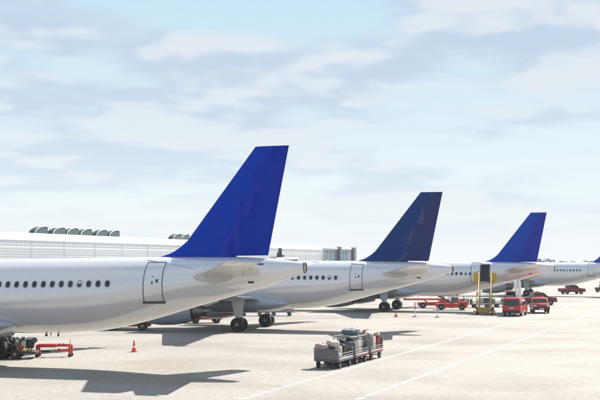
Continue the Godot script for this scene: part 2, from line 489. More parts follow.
# gear_t: metres from the tail end to the main gear; win: window rows [first t, count]
func airliner(label: String, at: Vector3, yaw: float, pitch: float, gear_t: float, fin_m, rud_m, win0: float, open_door := false):
	var L = gear_t + 17.6
	var p = thing("airliner", label, "airplane", at, yaw, "airliners parked in a row")
	p.rotation.z = pitch
	p.position.y = gear_t * sin(pitch)
	var g
	# --- hull
	var door = [7.33, 8.28, 3.56, 5.52]     # rear door opening: t0, t1, y0, y1
	var key = "hull%.2f%s" % [L, open_door]
	var fus = put("fuselage", share(key, func(): return fuselage_mesh(L, door if open_door else null)), p)
	# exhaust of the tail engine
	g = geo()
	g.lathe(Vector3(0, 5.185, 0), Vector3(1, 0, -0.0), [[-0.32, 0.315], [0.03, 0.292], [0.06, 0.285], [0.06, 0.23], [-0.10, 0.22], [-0.10, 0.01]], M.hot_metal, 24)
	g.lathe(Vector3(0, 5.185, 0), Vector3(1, 0, 0), [[-0.08, 0.20], [-0.06, 0.19], [-0.06, 0.01]], M.dark, 18)
	put("tail_exhaust", g, p)
	# small vents and panels on the tail cone
	g = geo(); skin_plate(g, 2.05, 2.35, 5.36, 5.44, L, -0.01, 0.008, M.sill, 2, 3)
	put("vent", g, p)
	g = geo(); skin_plate(g, 2.55, 2.85, 4.42, 4.52, L, -0.01, 0.012, M.dark, 2, 3)
	put("vent", g, p)
	# worn metal plate round the tailplane root
	g = geo()
	var rings = []
	for j in 11:
		var v = lerp(-1.0, 1.0, j / 10.0)
		var hw = 1.05 * sqrt(max(0.02, 1.0 - v * v))
		var y = 4.76 + v * 0.30
		var r = []
		for i in 9: r.append(skin(4.6 - hw + 2 * hw * i / 8.0, y, L, 0.006))
		for i in 9: r.append(skin(4.6 + hw - 2 * hw * i / 8.0, y, L, -0.01))
		rings.append(r)
	g.loft(rings, M.plate, 30.0)
	put("trim_plate", g, p)
	# drip rail sloping down aft from the door head
	g = geo()
	var a0 = []
	for i in 13:
		var u = i / 12.0
		a0.append(skin(lerp(8.45, 5.7, u), lerp(5.68, 5.2, u * u * 0.3 + u * 0.7), L, 0.004))
	g.tube(a0, 0.014, M.seam, 5)
	put("drip_rail", g, p)
	# --- fin and rudder
	g = geo()
	var fr = []; var rr = []
	var ys = [5.3, 5.80, 5.86, 5.95, 6.05, 6.2, 6.4, 6.7, 7.0, 7.4, 8.2, 9.2, 10.2, 11.0, 11.52, 11.60]
	for y in ys:
		var l = fin_le(y); var te = fin_te(y); var hi = fin_hinge(y)
		var main_chord = lerp(6.1, 1.84, clamp((y - 5.87) / 5.73, 0, 1))
		var th = main_chord * 0.095 * (0.7 if y > 11.55 else 1.0)
		var c = l - te
		fr.append(airfoil(Vector3(-l, y, 0), Vector3(-te, y, 0), th, Vector3.BACK, 0.0, (l - hi) / c))
		if y >= 5.86:
			rr.append(airfoil(Vector3(-l, y, 0), Vector3(-te, y, 0), th * 0.97, Vector3.BACK, (l - hi + 0.006) / c, 1.0))
	g.loft(fr, fin_m, 40.0)
	var fin = put("fin", g, p)
	g = geo(); g.loft(rr, rud_m, 40.0)
	put("rudder", g, fin)
	# --- tailplanes
	for s in [1, -1]:
		rings = []
		for u in [0.0, 0.2, 0.5, 0.8, 0.97, 1.0]:
			var z = lerp(0.35, 6.22, u)
			var lt = lerp(5.75, 2.15, u); var tt = lerp(2.22, 0.76, u)
			var y = lerp(4.84, 5.50, u)
			var k = 0.10 if u < 0.99 else 0.05
			rings.append(airfoil(Vector3(-lt, y, z * s), Vector3(-tt, y, z * s), (lt - tt) * k, Vector3.UP, 0.0, 0.70 if u < 0.99 else 0.9))
		g = geo(); g.loft(rings, M.tailplane, 40.0)
		var tp = put("tailplane", g, p)
		rings = []
		for u in [0.08, 0.3, 0.6, 0.93]:
			var z = lerp(0.35, 6.22, u)
			var lt = lerp(5.75, 2.15, u); var tt = lerp(2.22, 0.76, u)
			rings.append(airfoil(Vector3(-lt, lerp(4.84, 5.50, u), z * s), Vector3(-tt, lerp(4.84, 5.50, u), z * s), (lt - tt) * 0.097, Vector3.UP, 0.708, 1.0))
		g = geo(); g.loft(rings, M.tailplane, 40.0)
		put("elevator", g, tp)
	# --- windows, port side
	var wm = share("window%.2f" % L, func():
		var q = geo()
		var rg = []
		for e in [[0.155, 0.195, 0.0], [0.155, 0.195, 0.012], [0.130, 0.170, 0.014], [0.122, 0.162, 0.004]]:
			var r = []
			for i in 20:
				var a = TAU * i / 20
				r.append(Vector3(e[0] * sign(cos(a)) * pow(abs(cos(a)), 0.75), e[1] * sign(sin(a)) * pow(abs(sin(a)), 0.75), e[2]))
			rg.append(r)
		q.loft(rg, M.seam, 25.0, false)
		var d = []
		for e in [[0.124, 0.164, 0.001], [0.124, 0.164, 0.006]]:
			var r = []
			for i in 20:
				var a = TAU * i / 20
				r.append(Vector3(e[0] * sign(cos(a)) * pow(abs(cos(a)), 0.75), e[1] * sign(sin(a)) * pow(abs(sin(a)), 0.75), e[2]))
			d.append(r)
		q.loft(d, M.pane, 25.0)
		return q.mesh())
	var count = int((L - 6.6 - win0) / 0.533)
	for i in count:
		var t = win0 + i * 0.533
		if t > gear_t + 0.2 and t < gear_t + 1.4 : pass
		var c = skin(t, 4.47, L, 0.0)
		var n = (skin(t, 4.47, L, 1.0) - c).normalized()
		var along = (skin(t - 0.2, 4.47, L) - skin(t + 0.2, 4.47, L)).normalized()
		n = (n - along * n.dot(along)).normalized()
		var w = put("window", wm, p, Transform3D(Basis(along, n.cross(along), n), c))
		if (i * 7 + int(win0 * 10)) % 11 == 3:
			g = geo()
			g.box(Vector3(0, 0.075, 0.007), Vector3(0.19, 0.13, 0.004), M.shade, 0.001)
			put("blind", g, w)
	# --- rear door
	var ox = 0.0
	var off = 0.0
	if open_door:
		ox = 1.06; off = 0.22
		# cabin behind the opening
		g = geo()
		g.box(Vector3(-7.8, 3.50, 0.2), Vector3(1.9, 0.06, 2.4), M.cabin, 0.01)
		g.box(Vector3(-6.86, 4.4, 0.1), Vector3(0.05, 1.7, 2.0), M.cabin, 0.01)
		g.box(Vector3(-8.78, 4.4, 0.1), Vector3(0.05, 1.7, 2.0), M.cabin, 0.01)
		put("vestibule", g, p)
		g = geo()
		for e in [[door[0] - 0.1, door[0], 3.46, 5.6], [door[1], door[1] + 0.1, 3.46, 5.6]]: skin_plate(g, e[0], e[1], e[2], e[3], L, -0.03, 0.012, M.outline, 1, 10)
		skin_plate(g, door[0], door[1], 5.52, 5.6, L, -0.03, 0.012, M.outline, 3, 1)
		put("door_frame", g, p)
	g = geo()
	skin_plate(g, door[0] + 0.0 + ox, door[1] + 0.0 + ox, door[2], door[3], L, off - 0.02 if open_door else -0.02, off + 0.010, M.white, 3, 12)
	var dr = put("door", g, p)
	g = geo()
	var o1 = off - 0.01; var o2 = off + 0.013
	for e in [[door[0] - 0.055, door[0] - 0.008, 3.5, 5.585], [door[1] + 0.008, door[1] + 0.055, 3.5, 5.585]]:
		skin_plate(g, e[0] + ox, e[1] + ox, e[2], e[3], L, o1, o2, M.outline, 1, 12)
	skin_plate(g, door[0] + ox - 0.008, door[1] + ox + 0.008, 5.535, 5.585, L, o1, o2, M.outline, 3, 1)
	put("seal", g, dr)
	g = geo()
	skin_plate(g, door[0] - 0.10, door[1] + 0.10, 3.43, 3.53, L, -0.02, 0.05, M.sill, 3, 2)
	put("sill", g, dr)
	g = geo()
	skin_plate(g, 7.52 + ox, 7.64 + ox, 4.50, 4.68, L, off, off + 0.018, M.pane, 1, 2)
	put("door_window", g, dr)
	g = geo()
	skin_plate(g, 7.80 + ox, 7.87 + ox, 4.42, 4.58, L, off, off + 0.03, M.sill, 1, 2)
	skin_plate(g, 7.78 + ox, 7.88 + ox, 4.80, 4.84, L, off, off + 0.016, M.outline, 1, 1)
	put("handle", g, dr)
	# forward door
	var fd = L - 5.9
	g = geo(); skin_plate(g, fd, fd + 0.82, 3.52, 5.36, L, -0.02, 0.010, M.white, 3, 12)
	var d2 = put("door", g, p)
	g = geo()
	for e in [[fd - 0.05, fd - 0.008], [fd + 0.828, fd + 0.87]]: skin_plate(g, e[0], e[1], 3.46, 5.42, L, -0.01, 0.013, M.outline, 1, 12)
	put("seal", g, d2)
	# flight deck glazing
	for s in [1, -1]:
		for k in 3:
			g = geo()
			var t0 = L - 2.05 - 0.62 * k
			rings = []
			for j in 4:
				var y = lerp(4.35 + 0.08 * k, 4.86 + 0.12 * k, j / 3.0)
				var r = []
				for q in [[0.0, 0.012], [0.52, 0.012], [0.52, -0.01], [0.0, -0.01]]:
					var v = skin(t0 - q[0] - 0.12 * j / 3.0, y, L, q[1])
					v.z *= s
					r.append(v)
				rings.append(r)
			g.loft(rings, M.pane, 20.0)
			put("cockpit_window", g, p)
	# blade antennas on the crown and belly
	for e in [[gear_t + 2.0, 5.86, 1], [gear_t + 8.0, 5.86, 1]]:
		g = geo()
		g.slab([Vector2(-e[0] - 0.16, 0), Vector2(-e[0] + 0.2, 0), Vector2(-e[0] + 0.24, 0.3 * e[2]), Vector2(-e[0] + 0.08, 0.3 * e[2])], -0.015, 0.015, M.white, Transform3D(Basis(), Vector3(0, e[1], 0)))
		put("antenna", g, p)
	# --- belly fairing
	rings = []
	for e in [[gear_t + 8.6, 2.15, 0.03, 0.35], [gear_t + 8.0, 2.2, 0.45, 1.45], [gear_t + 7.0, 2.25, 0.74, 2.0], [gear_t + 5.5, 2.3, 0.88, 2.17], [gear_t + 2, 2.33, 0.95, 2.22], [gear_t - 0.5, 2.34, 0.93, 2.2], [gear_t - 1.8, 2.32, 0.80, 2.12], [gear_t - 2.7, 2.30, 0.60, 1.98], [gear_t - 3.4, 2.28, 0.36, 1.84], [gear_t - 3.8, 2.25, 0.08, 1.62]]:
		var r = []
		for i in 40:
			var a = TAU * i / 40
			r.append(Vector3(-e[0], e[1] + e[2] * sign(sin(a)) * pow(abs(sin(a)), 0.85), e[3] * sign(cos(a)) * pow(abs(cos(a)), 0.85)))
		rings.append(r)
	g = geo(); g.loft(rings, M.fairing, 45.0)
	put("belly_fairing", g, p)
	# --- wings and engines
	for s in [1, -1]:
		rings = []
		for e in [[0.8, 6.3, -1.25, 2.50, 0.13], [1.98, 5.8, -1.2, 2.62, 0.13], [6.4, 3.4, -0.75, 3.02, 0.115], [11.5, 0.9, -2.05, 3.52, 0.105], [16.7, -1.75, -3.35, 4.14, 0.10], [17.0, -2.15, -3.4, 4.17, 0.05]]:
			var lt = gear_t + e[1]; var tt = gear_t + e[2]
			rings.append(airfoil(Vector3(-lt, e[3] + 0.08, e[0] * s), Vector3(-tt, e[3] - 0.06, e[0] * s), (lt - tt) * e[4], Vector3.UP))
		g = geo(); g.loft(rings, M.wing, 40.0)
		var wing = put("wing", g, p)
		g = geo()
		g.slab([Vector2(-gear_t + 2.2, 3.65), Vector2(-gear_t + 3.6, 3.72), Vector2(-gear_t + 3.75, 4.75), Vector2(-gear_t + 3.2, 4.7)], -0.03, 0.03, M.wing, Transform3D(Basis(), Vector3(0, 0, 17.02 * s)))
		put("wingtip_fence", g, wing)
		for z in [4.9, 8.6, 12.2]:
			var te = lerp(-0.75, -3.3, clamp((z - 6.4) / 10.3, 0, 1))
			var y = lerp(2.62, 4.14, (z - 1.98) / 14.7) - 0.22
			g = geo()
			g.lathe(Vector3(-gear_t - te - 1.6, y, z * s), Vector3(1, 0.06, 0), [[-0.9, 0.02], [-0.5, 0.13], [0.2, 0.19], [1.4, 0.17], [2.1, 0.09], [2.5, 0.01]], M.wing, 14)
			put("flap_track_fairing", g, wing)
		# engine
		var ec = Vector3(-gear_t - 5.3, 1.72, 5.75 * s)
		g = geo()
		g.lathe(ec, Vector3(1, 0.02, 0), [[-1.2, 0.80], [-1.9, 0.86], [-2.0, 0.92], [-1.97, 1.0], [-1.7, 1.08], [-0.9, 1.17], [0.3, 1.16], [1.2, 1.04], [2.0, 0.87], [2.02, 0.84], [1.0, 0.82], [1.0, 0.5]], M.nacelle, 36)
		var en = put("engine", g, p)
		g = geo()
		g.lathe(ec, Vector3(1, 0.02, 0), [[0.8, 0.62], [2.0, 0.60], [2.9, 0.44], [3.0, 0.40], [2.8, 0.38], [2.8, 0.1]], M.hot_metal, 28)
		put("core_nozzle", g, en)
		g = geo()
		g.lathe(ec, Vector3(1, 0.02, 0), [[2.4, 0.30], [3.1, 0.22], [3.55, 0.02]], M.steel, 20)
		put("exhaust_cone", g, en)
		g = geo()
		g.lathe(ec, Vector3(1, 0.02, 0), [[-1.75, 0.02], [-1.5, 0.2], [-1.25, 0.3], [-1.2, 0.82], [-1.1, 0.82]], M.dark, 24)
		put("fan", g, en)
		g = geo()
		g.slab([Vector2(-gear_t - 6.0, 2.75), Vector2(-gear_t - 3.9, 2.55), Vector2(-gear_t - 2.6, 2.0), Vector2(-gear_t - 1.2, 2.45), Vector2(-gear_t - 1.0, 2.95), Vector2(-gear_t - 4.0, 3.25), Vector2(-gear_t - 5.2, 3.05)], -0.17, 0.17, M.fairing, Transform3D(Basis(), Vector3(0, 0, 5.75 * s)))
		put("pylon", g, en)
		# main gear
		var gx = -gear_t; var gz = 3.795 * s
		g = geo()
		g.cyl(Vector3(gx, 2.75, gz), Vector3(gx, 1.3, gz), 0.15, 0.14, M.gear_white, 14)
		g.cyl(Vector3(gx, 1.3, gz), Vector3(gx, 0.5, gz), 0.09, 0.09, M.steel, 12)
		g.cyl(Vector3(gx, 0.585, gz - 0.62), Vector3(gx, 0.585, gz + 0.62), 0.08, 0.08, M.gear_white, 10)
		g.cyl(Vector3(gx, 1.5, gz - 0.1 * s), Vector3(gx, 2.6, gz - 1.5 * s), 0.07, 0.07, M.gear_white, 8)
		g.tube([Vector3(gx + 0.14, 1.35, gz), Vector3(gx + 0.4, 0.95, gz), Vector3(gx + 0.1, 0.6, gz)], 0.045, M.gear_white, 6)
		var mg = put("main_landing_gear", g, p)
		var wh = share("main_wheel", func(): return wheel_mesh(0.585, 0.42))
		for k in [-0.46, 0.46]: put("wheel", wh, mg, Transform3D(Basis(), Vector3(gx, 0.585, gz + k)))
		g = geo()
		g.slab([Vector2(gx - 0.62, 2.75), Vector2(gx + 0.55, 2.75), Vector2(gx + 0.38, 1.35), Vector2(gx - 0.16, 1.05), Vector2(gx - 0.35, 1.45)], -0.025, 0.025, M.gear_white, Transform3D(Basis(), Vector3(0, 0, gz + 0.28 * s)))
		put("gear_door", g, mg)
	# nose gear
	var nx = -(L - 5.1)
	g = geo()
	g.cyl(Vector3(nx, 1.9, 0), Vector3(nx, 0.3, 0), 0.09, 0.07, M.gear_white, 10)
	g.cyl(Vector3(nx, 0.39, -0.36), Vector3(nx, 0.39, 0.36), 0.05, 0.05, M.gear_white, 8)
	g.cyl(Vector3(nx, 1.0, 0), Vector3(nx - 1.1, 1.85, 0), 0.05, 0.05, M.gear_white, 8)
	var ng = put("nose_landing_gear", g, p)
	for k in [-0.25, 0.25]: put("wheel", share("nose_wheel", func(): return wheel_mesh(0.39, 0.22)), ng, Transform3D(Basis(), Vector3(nx, 0.39, k)))
	return p

# ---------------------------------------------------------------- vehicles (local +x forward)
func tyre(r: float, w: float):
	return share("tyre%.2f_%.2f" % [r, w], func():
		var g = geo()
		g.lathe(Vector3.ZERO, Vector3(0, 0, 1), [[-w * 0.42, r * 0.62], [-w * 0.5, r * 0.7], [-w * 0.5, r * 0.88], [-w * 0.34, r], [w * 0.34, r], [w * 0.5, r * 0.88], [w * 0.5, r * 0.7], [w * 0.42, r * 0.62]], M.rubber, 18)
		g.lathe(Vector3.ZERO, Vector3(0, 0, 1), [[-w * 0.44, 0.01], [-w * 0.44, r * 0.25], [-w * 0.36, r * 0.5], [-w * 0.44, r * 0.63], [w * 0.44, r * 0.63], [w * 0.36, r * 0.5], [w * 0.44, r * 0.25], [w * 0.44, 0.01]], M.hub, 14)
		return g.mesh())

func wheels(o, xs, hw: float, r: float, w: float):
	for x in xs:
		for s in [1, -1]: put("wheel", tyre(r, w), o, Transform3D(Basis(), Vector3(x, r, s * (hw - w / 2))))

# side outline pushed across the width, narrowing above the belt line
func car_body(outline, w: float, belt: float, top: float, narrow: float, m):
	var g = geo()
	var t = PackedVector3Array()
	var n = outline.size()
	var cx = Vector2.ZERO
	for v in outline: cx += v
	cx /= n
	var rings = []
	for u in [[-1.0, 0.055], [-0.985, 0.02], [-0.93, 0.0], [0.93, 0.0], [0.985, 0.02], [1.0, 0.055]]:
		var r = []
		for v in outline:
			var k = clamp((v.y - belt) / (top - belt), 0, 1)
			var hw = w / 2 * (1.0 - narrow * k)
			var dv = (cx - v)
			var q = v + dv.normalized() * u[1] * 0.8
			r.append(Vector3(q.x, q.y, u[0] * hw))
		rings.append(r)
	for i in rings.size() - 1:
		for j in n:
			var k = (j + 1) % n
			t.append_array([rings[i][j], rings[i][k], rings[i + 1][k], rings[i][j], rings[i + 1][k], rings[i + 1][j]])
	var idx = Geometry2D.triangulate_polygon(PackedVector2Array(outline))
	for e in [0, rings.size() - 1]:
		for i in idx.size() / 3:
			var q = [rings[e][idx[i * 3]], rings[e][idx[i * 3 + 1]], rings[e][idx[i * 3 + 2]]]
			if e == 0: q.reverse()
			t.append_array(q)
	# orient the end caps like the sides
	var out = PackedVector3Array()
	for i in t.size() / 3:
		var a = t[i * 3]; var b = t[i * 3 + 1]; var c = t[i * 3 + 2]
		out.append_array([a, b, c])
	g.tri_list(out, m, 28.0)
	return g

func arch(x: float, r: float, y: float):
	var o = []
	for i in 9:
		var a = PI - PI * i / 8
		o.append(Vector2(x + cos(a) * r, y + sin(a) * r))
	return o

# glass patch between four (x, y) corners on both sides of a body
func side_glass(o, pts, w: float, belt: float, top: float, narrow: float, called := "side_window"):
	for s in [1, -1]:
		var g = geo()
		var A = []; var B = []
		for v in pts:
			var k = clamp((v.y - belt) / (top - belt), 0, 1)
			var z = w / 2 * (1.0 - narrow * k)
			A.append(Vector3(v.x, v.y, s * (z - 0.02))); B.append(Vector3(v.x, v.y, s * (z + 0.006)))
		g.loft([A, B], M.glass, 20.0)
		put(called, g, o)

func cross_glass(o, a: Vector2, b: Vector2, hwa: float, hwb: float, called: String):
	var d = (b - a).normalized()
	var n = Vector2(-d.y, d.x)
	if n.x * a.x < 0: n = -n
	var g = geo()
	var A = []; var B = []
	for e in [[a, -hwa], [a, hwa], [b, hwb], [b, -hwb]]:
		var q0 = e[0] - n * 0.02; var q1 = e[0] + n * 0.012
		A.append(Vector3(q0.x, q0.y, e[1])); B.append(Vector3(q1.x, q1.y, e[1]))
	g.loft([A, B], M.glass, 20.0)
	put(called, g, o)

func van(label: String, at: Vector3, turn: float):
	var o = thing("van", label, "van", at, turn, "red apron vehicles")
	var W = 1.95; var H = 2.0
	var ol = [Vector2(-2.4, 0.42)]
	ol.append_array(arch(-1.45, 0.42, 0.36)); ol.append_array(arch(1.55, 0.42, 0.36))
	ol.append_array([Vector2(2.42, 0.38), Vector2(2.46, 0.72), Vector2(2.34, 1.0), Vector2(1.72, 1.16), Vector2(0.98, 1.86), Vector2(0.7, 1.96), Vector2(-2.2, H), Vector2(-2.34, 1.93), Vector2(-2.46, 1.1), Vector2(-2.44, 0.6)])
	put("body", car_body(ol, W, 1.05, H, 0.13, M.red), o)
	cross_glass(o, Vector2(-2.455, 1.16), Vector2(-2.36, 1.78), 0.80, 0.72, "rear_window")
	cross_glass(o, Vector2(1.62, 1.255), Vector2(1.06, 1.785), 0.86, 0.76, "windscreen")
	for e in [[-2.15, -1.2], [-1.1, -0.1], [0.0, 0.95]]:
		side_glass(o, [Vector2(e[0], 1.16), Vector2(e[1], 1.16), Vector2(e[1] - (0.0 if e[1] < 0.5 else 0.3), 1.76), Vector2(e[0], 1.76)], W, 1.05, H, 0.13)
	wheels(o, [-1.45, 1.55], W / 2, 0.33, 0.22)
	var g = geo(); g.box(Vector3(-2.46, 0.5, 0), Vector3(0.16, 0.24, 1.86), M.black, 0.04)
	put("bumper", g, o)
	g = geo(); g.box(Vector3(2.44, 0.46, 0), Vector3(0.16, 0.26, 1.86), M.black, 0.04)
	put("bumper", g, o)
	for s in [1, -1]:
		g = geo(); g.box(Vector3(-2.43, 1.0, s * 0.89), Vector3(0.07, 0.5, 0.10), M.lamp_red, 0.02)
		put("tail_light", g, o)
		g = geo(); g.box(Vector3(2.36, 0.82, s * 0.76), Vector3(0.14, 0.16, 0.3), M.lamp_clear, 0.03)
		put("headlight", g, o)
		g = geo(); g.box(Vector3(1.2, 1.25, s * 1.06), Vector3(0.12, 0.2, 0.16), M.black, 0.04)
		put("mirror", g, o)
	g = geo(); g.box(Vector3(-2.475, 0.88, 0), Vector3(0.02, 0.11, 0.5), M.white_paint, 0.005)
	put("number_plate", g, o)
	g = geo(); g.box(Vector3(-2.475, 1.02, 0), Vector3(0.03, 0.05, 0.7), M.red_dark, 0.01)
	put("tailgate_handle", g, o)
	return o

func pickup(label: String, at: Vector3, turn: float, m, called := "pickup_truck"):
	var o = thing(called, label, "pickup truck", at, turn, "red apron vehicles")
	var W = 1.85
	var ol = [Vector2(-2.35, 0.5)]
	ol.append_array(arch(-1.4, 0.44, 0.4)); ol.append_array(arch(1.45, 0.44, 0.4))
	ol.append_array([Vector2(2.3, 0.45), Vector2(2.36, 0.8), Vector2(2.28, 1.04), Vector2(1.1, 1.16), Vector2(0.55, 1.68), Vector2(0.35, 1.75), Vector2(-0.75, 1.75), Vector2(-0.9, 1.66), Vector2(-0.95, 1.1), Vector2(-2.3, 1.08), Vector2(-2.38, 1.0)])
	put("body", car_body(ol, W, 1.05, 1.75, 0.14, m), o)
	cross_glass(o, Vector2(1.06, 1.205), Vector2(0.62, 1.62), 0.80, 0.70, "windscreen")
	cross_glass(o, Vector2(-0.952, 1.2), Vector2(-0.915, 1.6), 0.74, 0.68, "rear_window")
	side_glass(o, [Vector2(-0.8, 1.16), Vector2(0.95, 1.16), Vector2(0.5, 1.62), Vector2(-0.72, 1.62)], W, 1.05, 1.75, 0.14)
	wheels(o, [-1.4, 1.45], W / 2, 0.36, 0.24)
	var g = geo(); g.box(Vector3(2.33, 0.55, 0), Vector3(0.18, 0.28, 1.8), M.black, 0.05)
	put("bumper", g, o)
	g = geo(); g.box(Vector3(-2.38, 0.6, 0), Vector3(0.14, 0.2, 1.7), M.black, 0.04)
	put("bumper", g, o)
	g = geo(); g.box(Vector3(2.345, 0.87, 0), Vector3(0.06, 0.17, 0.98), M.black, 0.02)
	for k in 3: g.box(Vector3(2.38, 0.82 + 0.05 * k, 0), Vector3(0.02, 0.015, 0.92), M.zinc, 0.004)
	put("grille", g, o)
	g = geo(); g.box(Vector3(2.425, 0.55, 0), Vector3(0.02, 0.11, 0.5), M.white_paint, 0.005)
	put("number_plate", g, o)
	for s in [1, -1]:
		g = geo(); g.box(Vector3(2.3, 0.88, s * 0.7), Vector3(0.12, 0.18, 0.34), M.lamp_clear, 0.03)
		put("headlight", g, o)
		g = geo(); g.box(Vector3(-2.36, 0.9, s * 0.85), Vector3(0.06, 0.28, 0.12), M.lamp_red, 0.02)
		put("tail_light", g, o)
		g = geo(); g.box(Vector3(0.75, 1.24, s * 1.0), Vector3(0.1, 0.17, 0.15), M.black, 0.03)
		put("mirror", g, o)
	g = geo()
	for s in [1, -1]: g.box(Vector3(-0.2, 1.79, s * 0.5), Vector3(1.0, 0.03, 0.04), M.black, 0.01)
	put("roof_rail", g, o)
	g = geo(); g.box(Vector3(-0.1, 1.84, 0), Vector3(0.2, 0.1, 0.8), M.orange, 0.03)
	put("light_bar", g, o)
	return o

func tow_tractor(label: String, at: Vector3, turn: float, m, roof_m):
	var o = thing("baggage_tractor", label, "tractor", at, turn, "baggage tractors")
	var ol = [Vector2(-1.5, 0.35), Vector2(1.5, 0.35), Vector2(1.55, 0.55), Vector2(1.5, 1.0), Vector2(0.5, 1.08), Vector2(0.42, 0.8), Vector2(-0.55, 0.8), Vector2(-0.6, 0.98), Vector2(-1.5, 0.95), Vector2(-1.55, 0.6)]
	put("body", car_body(ol, 1.5, 1.2, 2.0, 0.0, m), o)
	wheels(o, [-1.0, 1.0], 0.78, 0.34, 0.24)
	var g = geo()
	for x in [-0.55, 0.55]:
		for s in [1, -1]: g.tube([Vector3(x, 0.9, s * 0.66), Vector3(x * 0.92, 1.95, s * 0.62)], 0.03, M.black, 6)
	put("cab_frame", g, o)
	g = geo(); g.box(Vector3(0, 1.99, 0), Vector3(1.35, 0.09, 1.42), roof_m, 0.04)
	put("roof", g, o)
	g = geo(); g.box(Vector3(-0.3, 0.92, 0), Vector3(0.45, 0.12, 1.2), M.black, 0.04); g.box(Vector3(-0.5, 1.2, 0), Vector3(0.1, 0.5, 1.2), M.black, 0.04)
	put("seat", g, o)
	cross_glass(o, Vector2(0.6, 1.1), Vector2(0.54, 1.9), 0.62, 0.58, "windscreen")
	g = geo(); g.box(Vector3(1.55, 0.5, 0), Vector3(0.14, 0.2, 1.4), M.black, 0.04)
	put("bumper", g, o)
	for s in [1, -1]:
		g = geo(); g.cyl(Vector3(1.45, 0.82, s * 0.55), Vector3(1.56, 0.82, s * 0.55), 0.09, 0.09, M.lamp_clear, 12)
		put("headlight", g, o)
	return o

# belt loader: driver's end at +x, conveyor boom from high (front) to low (rear)
func belt_loader(label: String, at: Vector3, turn: float, m, tilt: float, boom: float, bmat = null):
	var o = thing("belt_loader", label, "belt loader", at, turn, "belt loaders")
	var ol = [Vector2(-1.9, 0.34), Vector2(1.9, 0.34), Vector2(1.95, 0.9), Vector2(1.75, 1.06), Vector2(0.95, 1.06), Vector2(0.85, 0.78), Vector2(-1.9, 0.74)]
	if bmat == null: bmat = m
	put("chassis", car_body(ol, 1.7, 1.2, 2.0, 0.0, m), o)
	wheels(o, [-1.25, 1.25], 0.9, 0.38, 0.26)
	var b = Transform3D(Basis(Vector3(0, 0, 1), tilt), Vector3(-1.0, 1.10 - sin(tilt) * 0.6, 0.25))
	var g = geo()
	for s in [1, -1]: g.box(Vector3(0, 0.02, s * 0.42), Vector3(boom, 0.20, 0.06), bmat, 0.02)
	g.box(Vector3(0, 0.0, 0), Vector3(boom - 0.1, 0.12, 0.78), M.charcoal, 0.02)
	var bm = put("boom", g, o, b)
	g = geo(); g.box(Vector3(0, 0.085, 0), Vector3(boom - 0.05, 0.025, 0.72), M.black, 0.01)
	put("belt", g, bm)
	g = geo()
	for x in [-boom / 2 + 0.05, boom / 2 - 0.05]: g.cyl(Vector3(x, 0.03, -0.4), Vector3(x, 0.03, 0.4), 0.09, 0.09, M.steel, 12)
	put("roller", g, bm)
	g = geo()
	for x in [-boom * 0.45, -boom * 0.15, boom * 0.15, boom * 0.45]: g.tube([Vector3(x, 0.1, -0.47), Vector3(x, 0.75, -0.47)], 0.022, m, 6)
	g.tube([Vector3(-boom * 0.45, 0.75, -0.47), Vector3(boom * 0.45, 0.75, -0.47)], 0.022, m, 6)
	put("handrail", g, bm)
	g = geo()
	for s in [1, -1]: g.cyl(Vector3(-0.6, 0.7, s * 0.3 + 0.25), Vector3(-1.2, 1.1 + tan(tilt) * -1.2 , s * 0.3 + 0.25), 0.06, 0.05, M.steel, 8)
	put("lift_ram", g, o)
	g = geo(); g.box(Vector3(1.3, 1.14, -0.5), Vector3(0.45, 0.14, 0.5), M.black, 0.04); g.box(Vector3(1.52, 1.4, -0.5), Vector3(0.1, 0.5, 0.5), M.black, 0.04)
	put("seat", g, o)
	g = geo(); g.tube([Vector3(0.95, 1.0, -0.5), Vector3(0.8, 1.35, -0.5)], 0.03, M.black, 6); g.lathe(Vector3(0.8, 1.36, -0.5), Vector3(-0.4, 1, 0), [[-0.015, 0.15], [0.015, 0.17], [0.015, 0.13], [-0.015, 0.13]], M.black, 14)
	put("steering_wheel", g, o)
	for s in [1, -1]:
		g = geo(); g.cyl(Vector3(1.9, 0.78, s * 0.65), Vector3(1.97, 0.78, s * 0.65), 0.09, 0.09, M.lamp_clear, 10)
		put("headlight", g, o)
	return o

func cone(label: String, at: Vector3, h := 0.75):
	var o = thing("traffic_cone", label, "traffic cone", at, 0.3, "traffic cones")
	var g = geo(); g.box(Vector3(0, 0.025, 0), Vector3(0.42, 0.05, 0.42), M.cone, 0.015)
	put("base", g, o)
	var R = func(y): return lerp(0.15, 0.028, y / h)
	for e in [[0.05, 0.36, M.cone, "body"], [0.36, 0.52, M.white_paint, "reflective_band"], [0.52, 1.0, M.cone, "tip"]]:
		g = geo(); g.cyl(Vector3(0, e[0] * h, 0), Vector3(0, e[1] * h, 0), R.call(e[0] * h), R.call(e[1] * h), e[2], 20)
		put(e[3], g, o)

func stanchion(label: String, at: Vector3, h: float, m):
	var o = thing("barrier_post", label, "barrier post", at, 0.0, "barrier posts")
	var g = geo(); g.lathe(Vector3.ZERO, Vector3.UP, [[0.0, 0.28], [0.06, 0.28], [0.10, 0.2], [0.12, 0.05]], M.charcoal, 20)
	put("foot", g, o)
	g = geo(); g.cyl(Vector3(0, 0.1, 0), Vector3(0, h * 0.55, 0), 0.045, 0.045, M.white_paint, 12)
	put("post", g, o)
	g = geo(); g.cyl(Vector3(0, h * 0.55, 0), Vector3(0, h, 0), 0.05, 0.05, m, 12); g.lathe(Vector3(0, h, 0), Vector3.UP, [[0, 0.05], [0.03, 0.06], [0.06, 0.04], [0.07, 0.005]], m, 12)
	put("head", g, o)

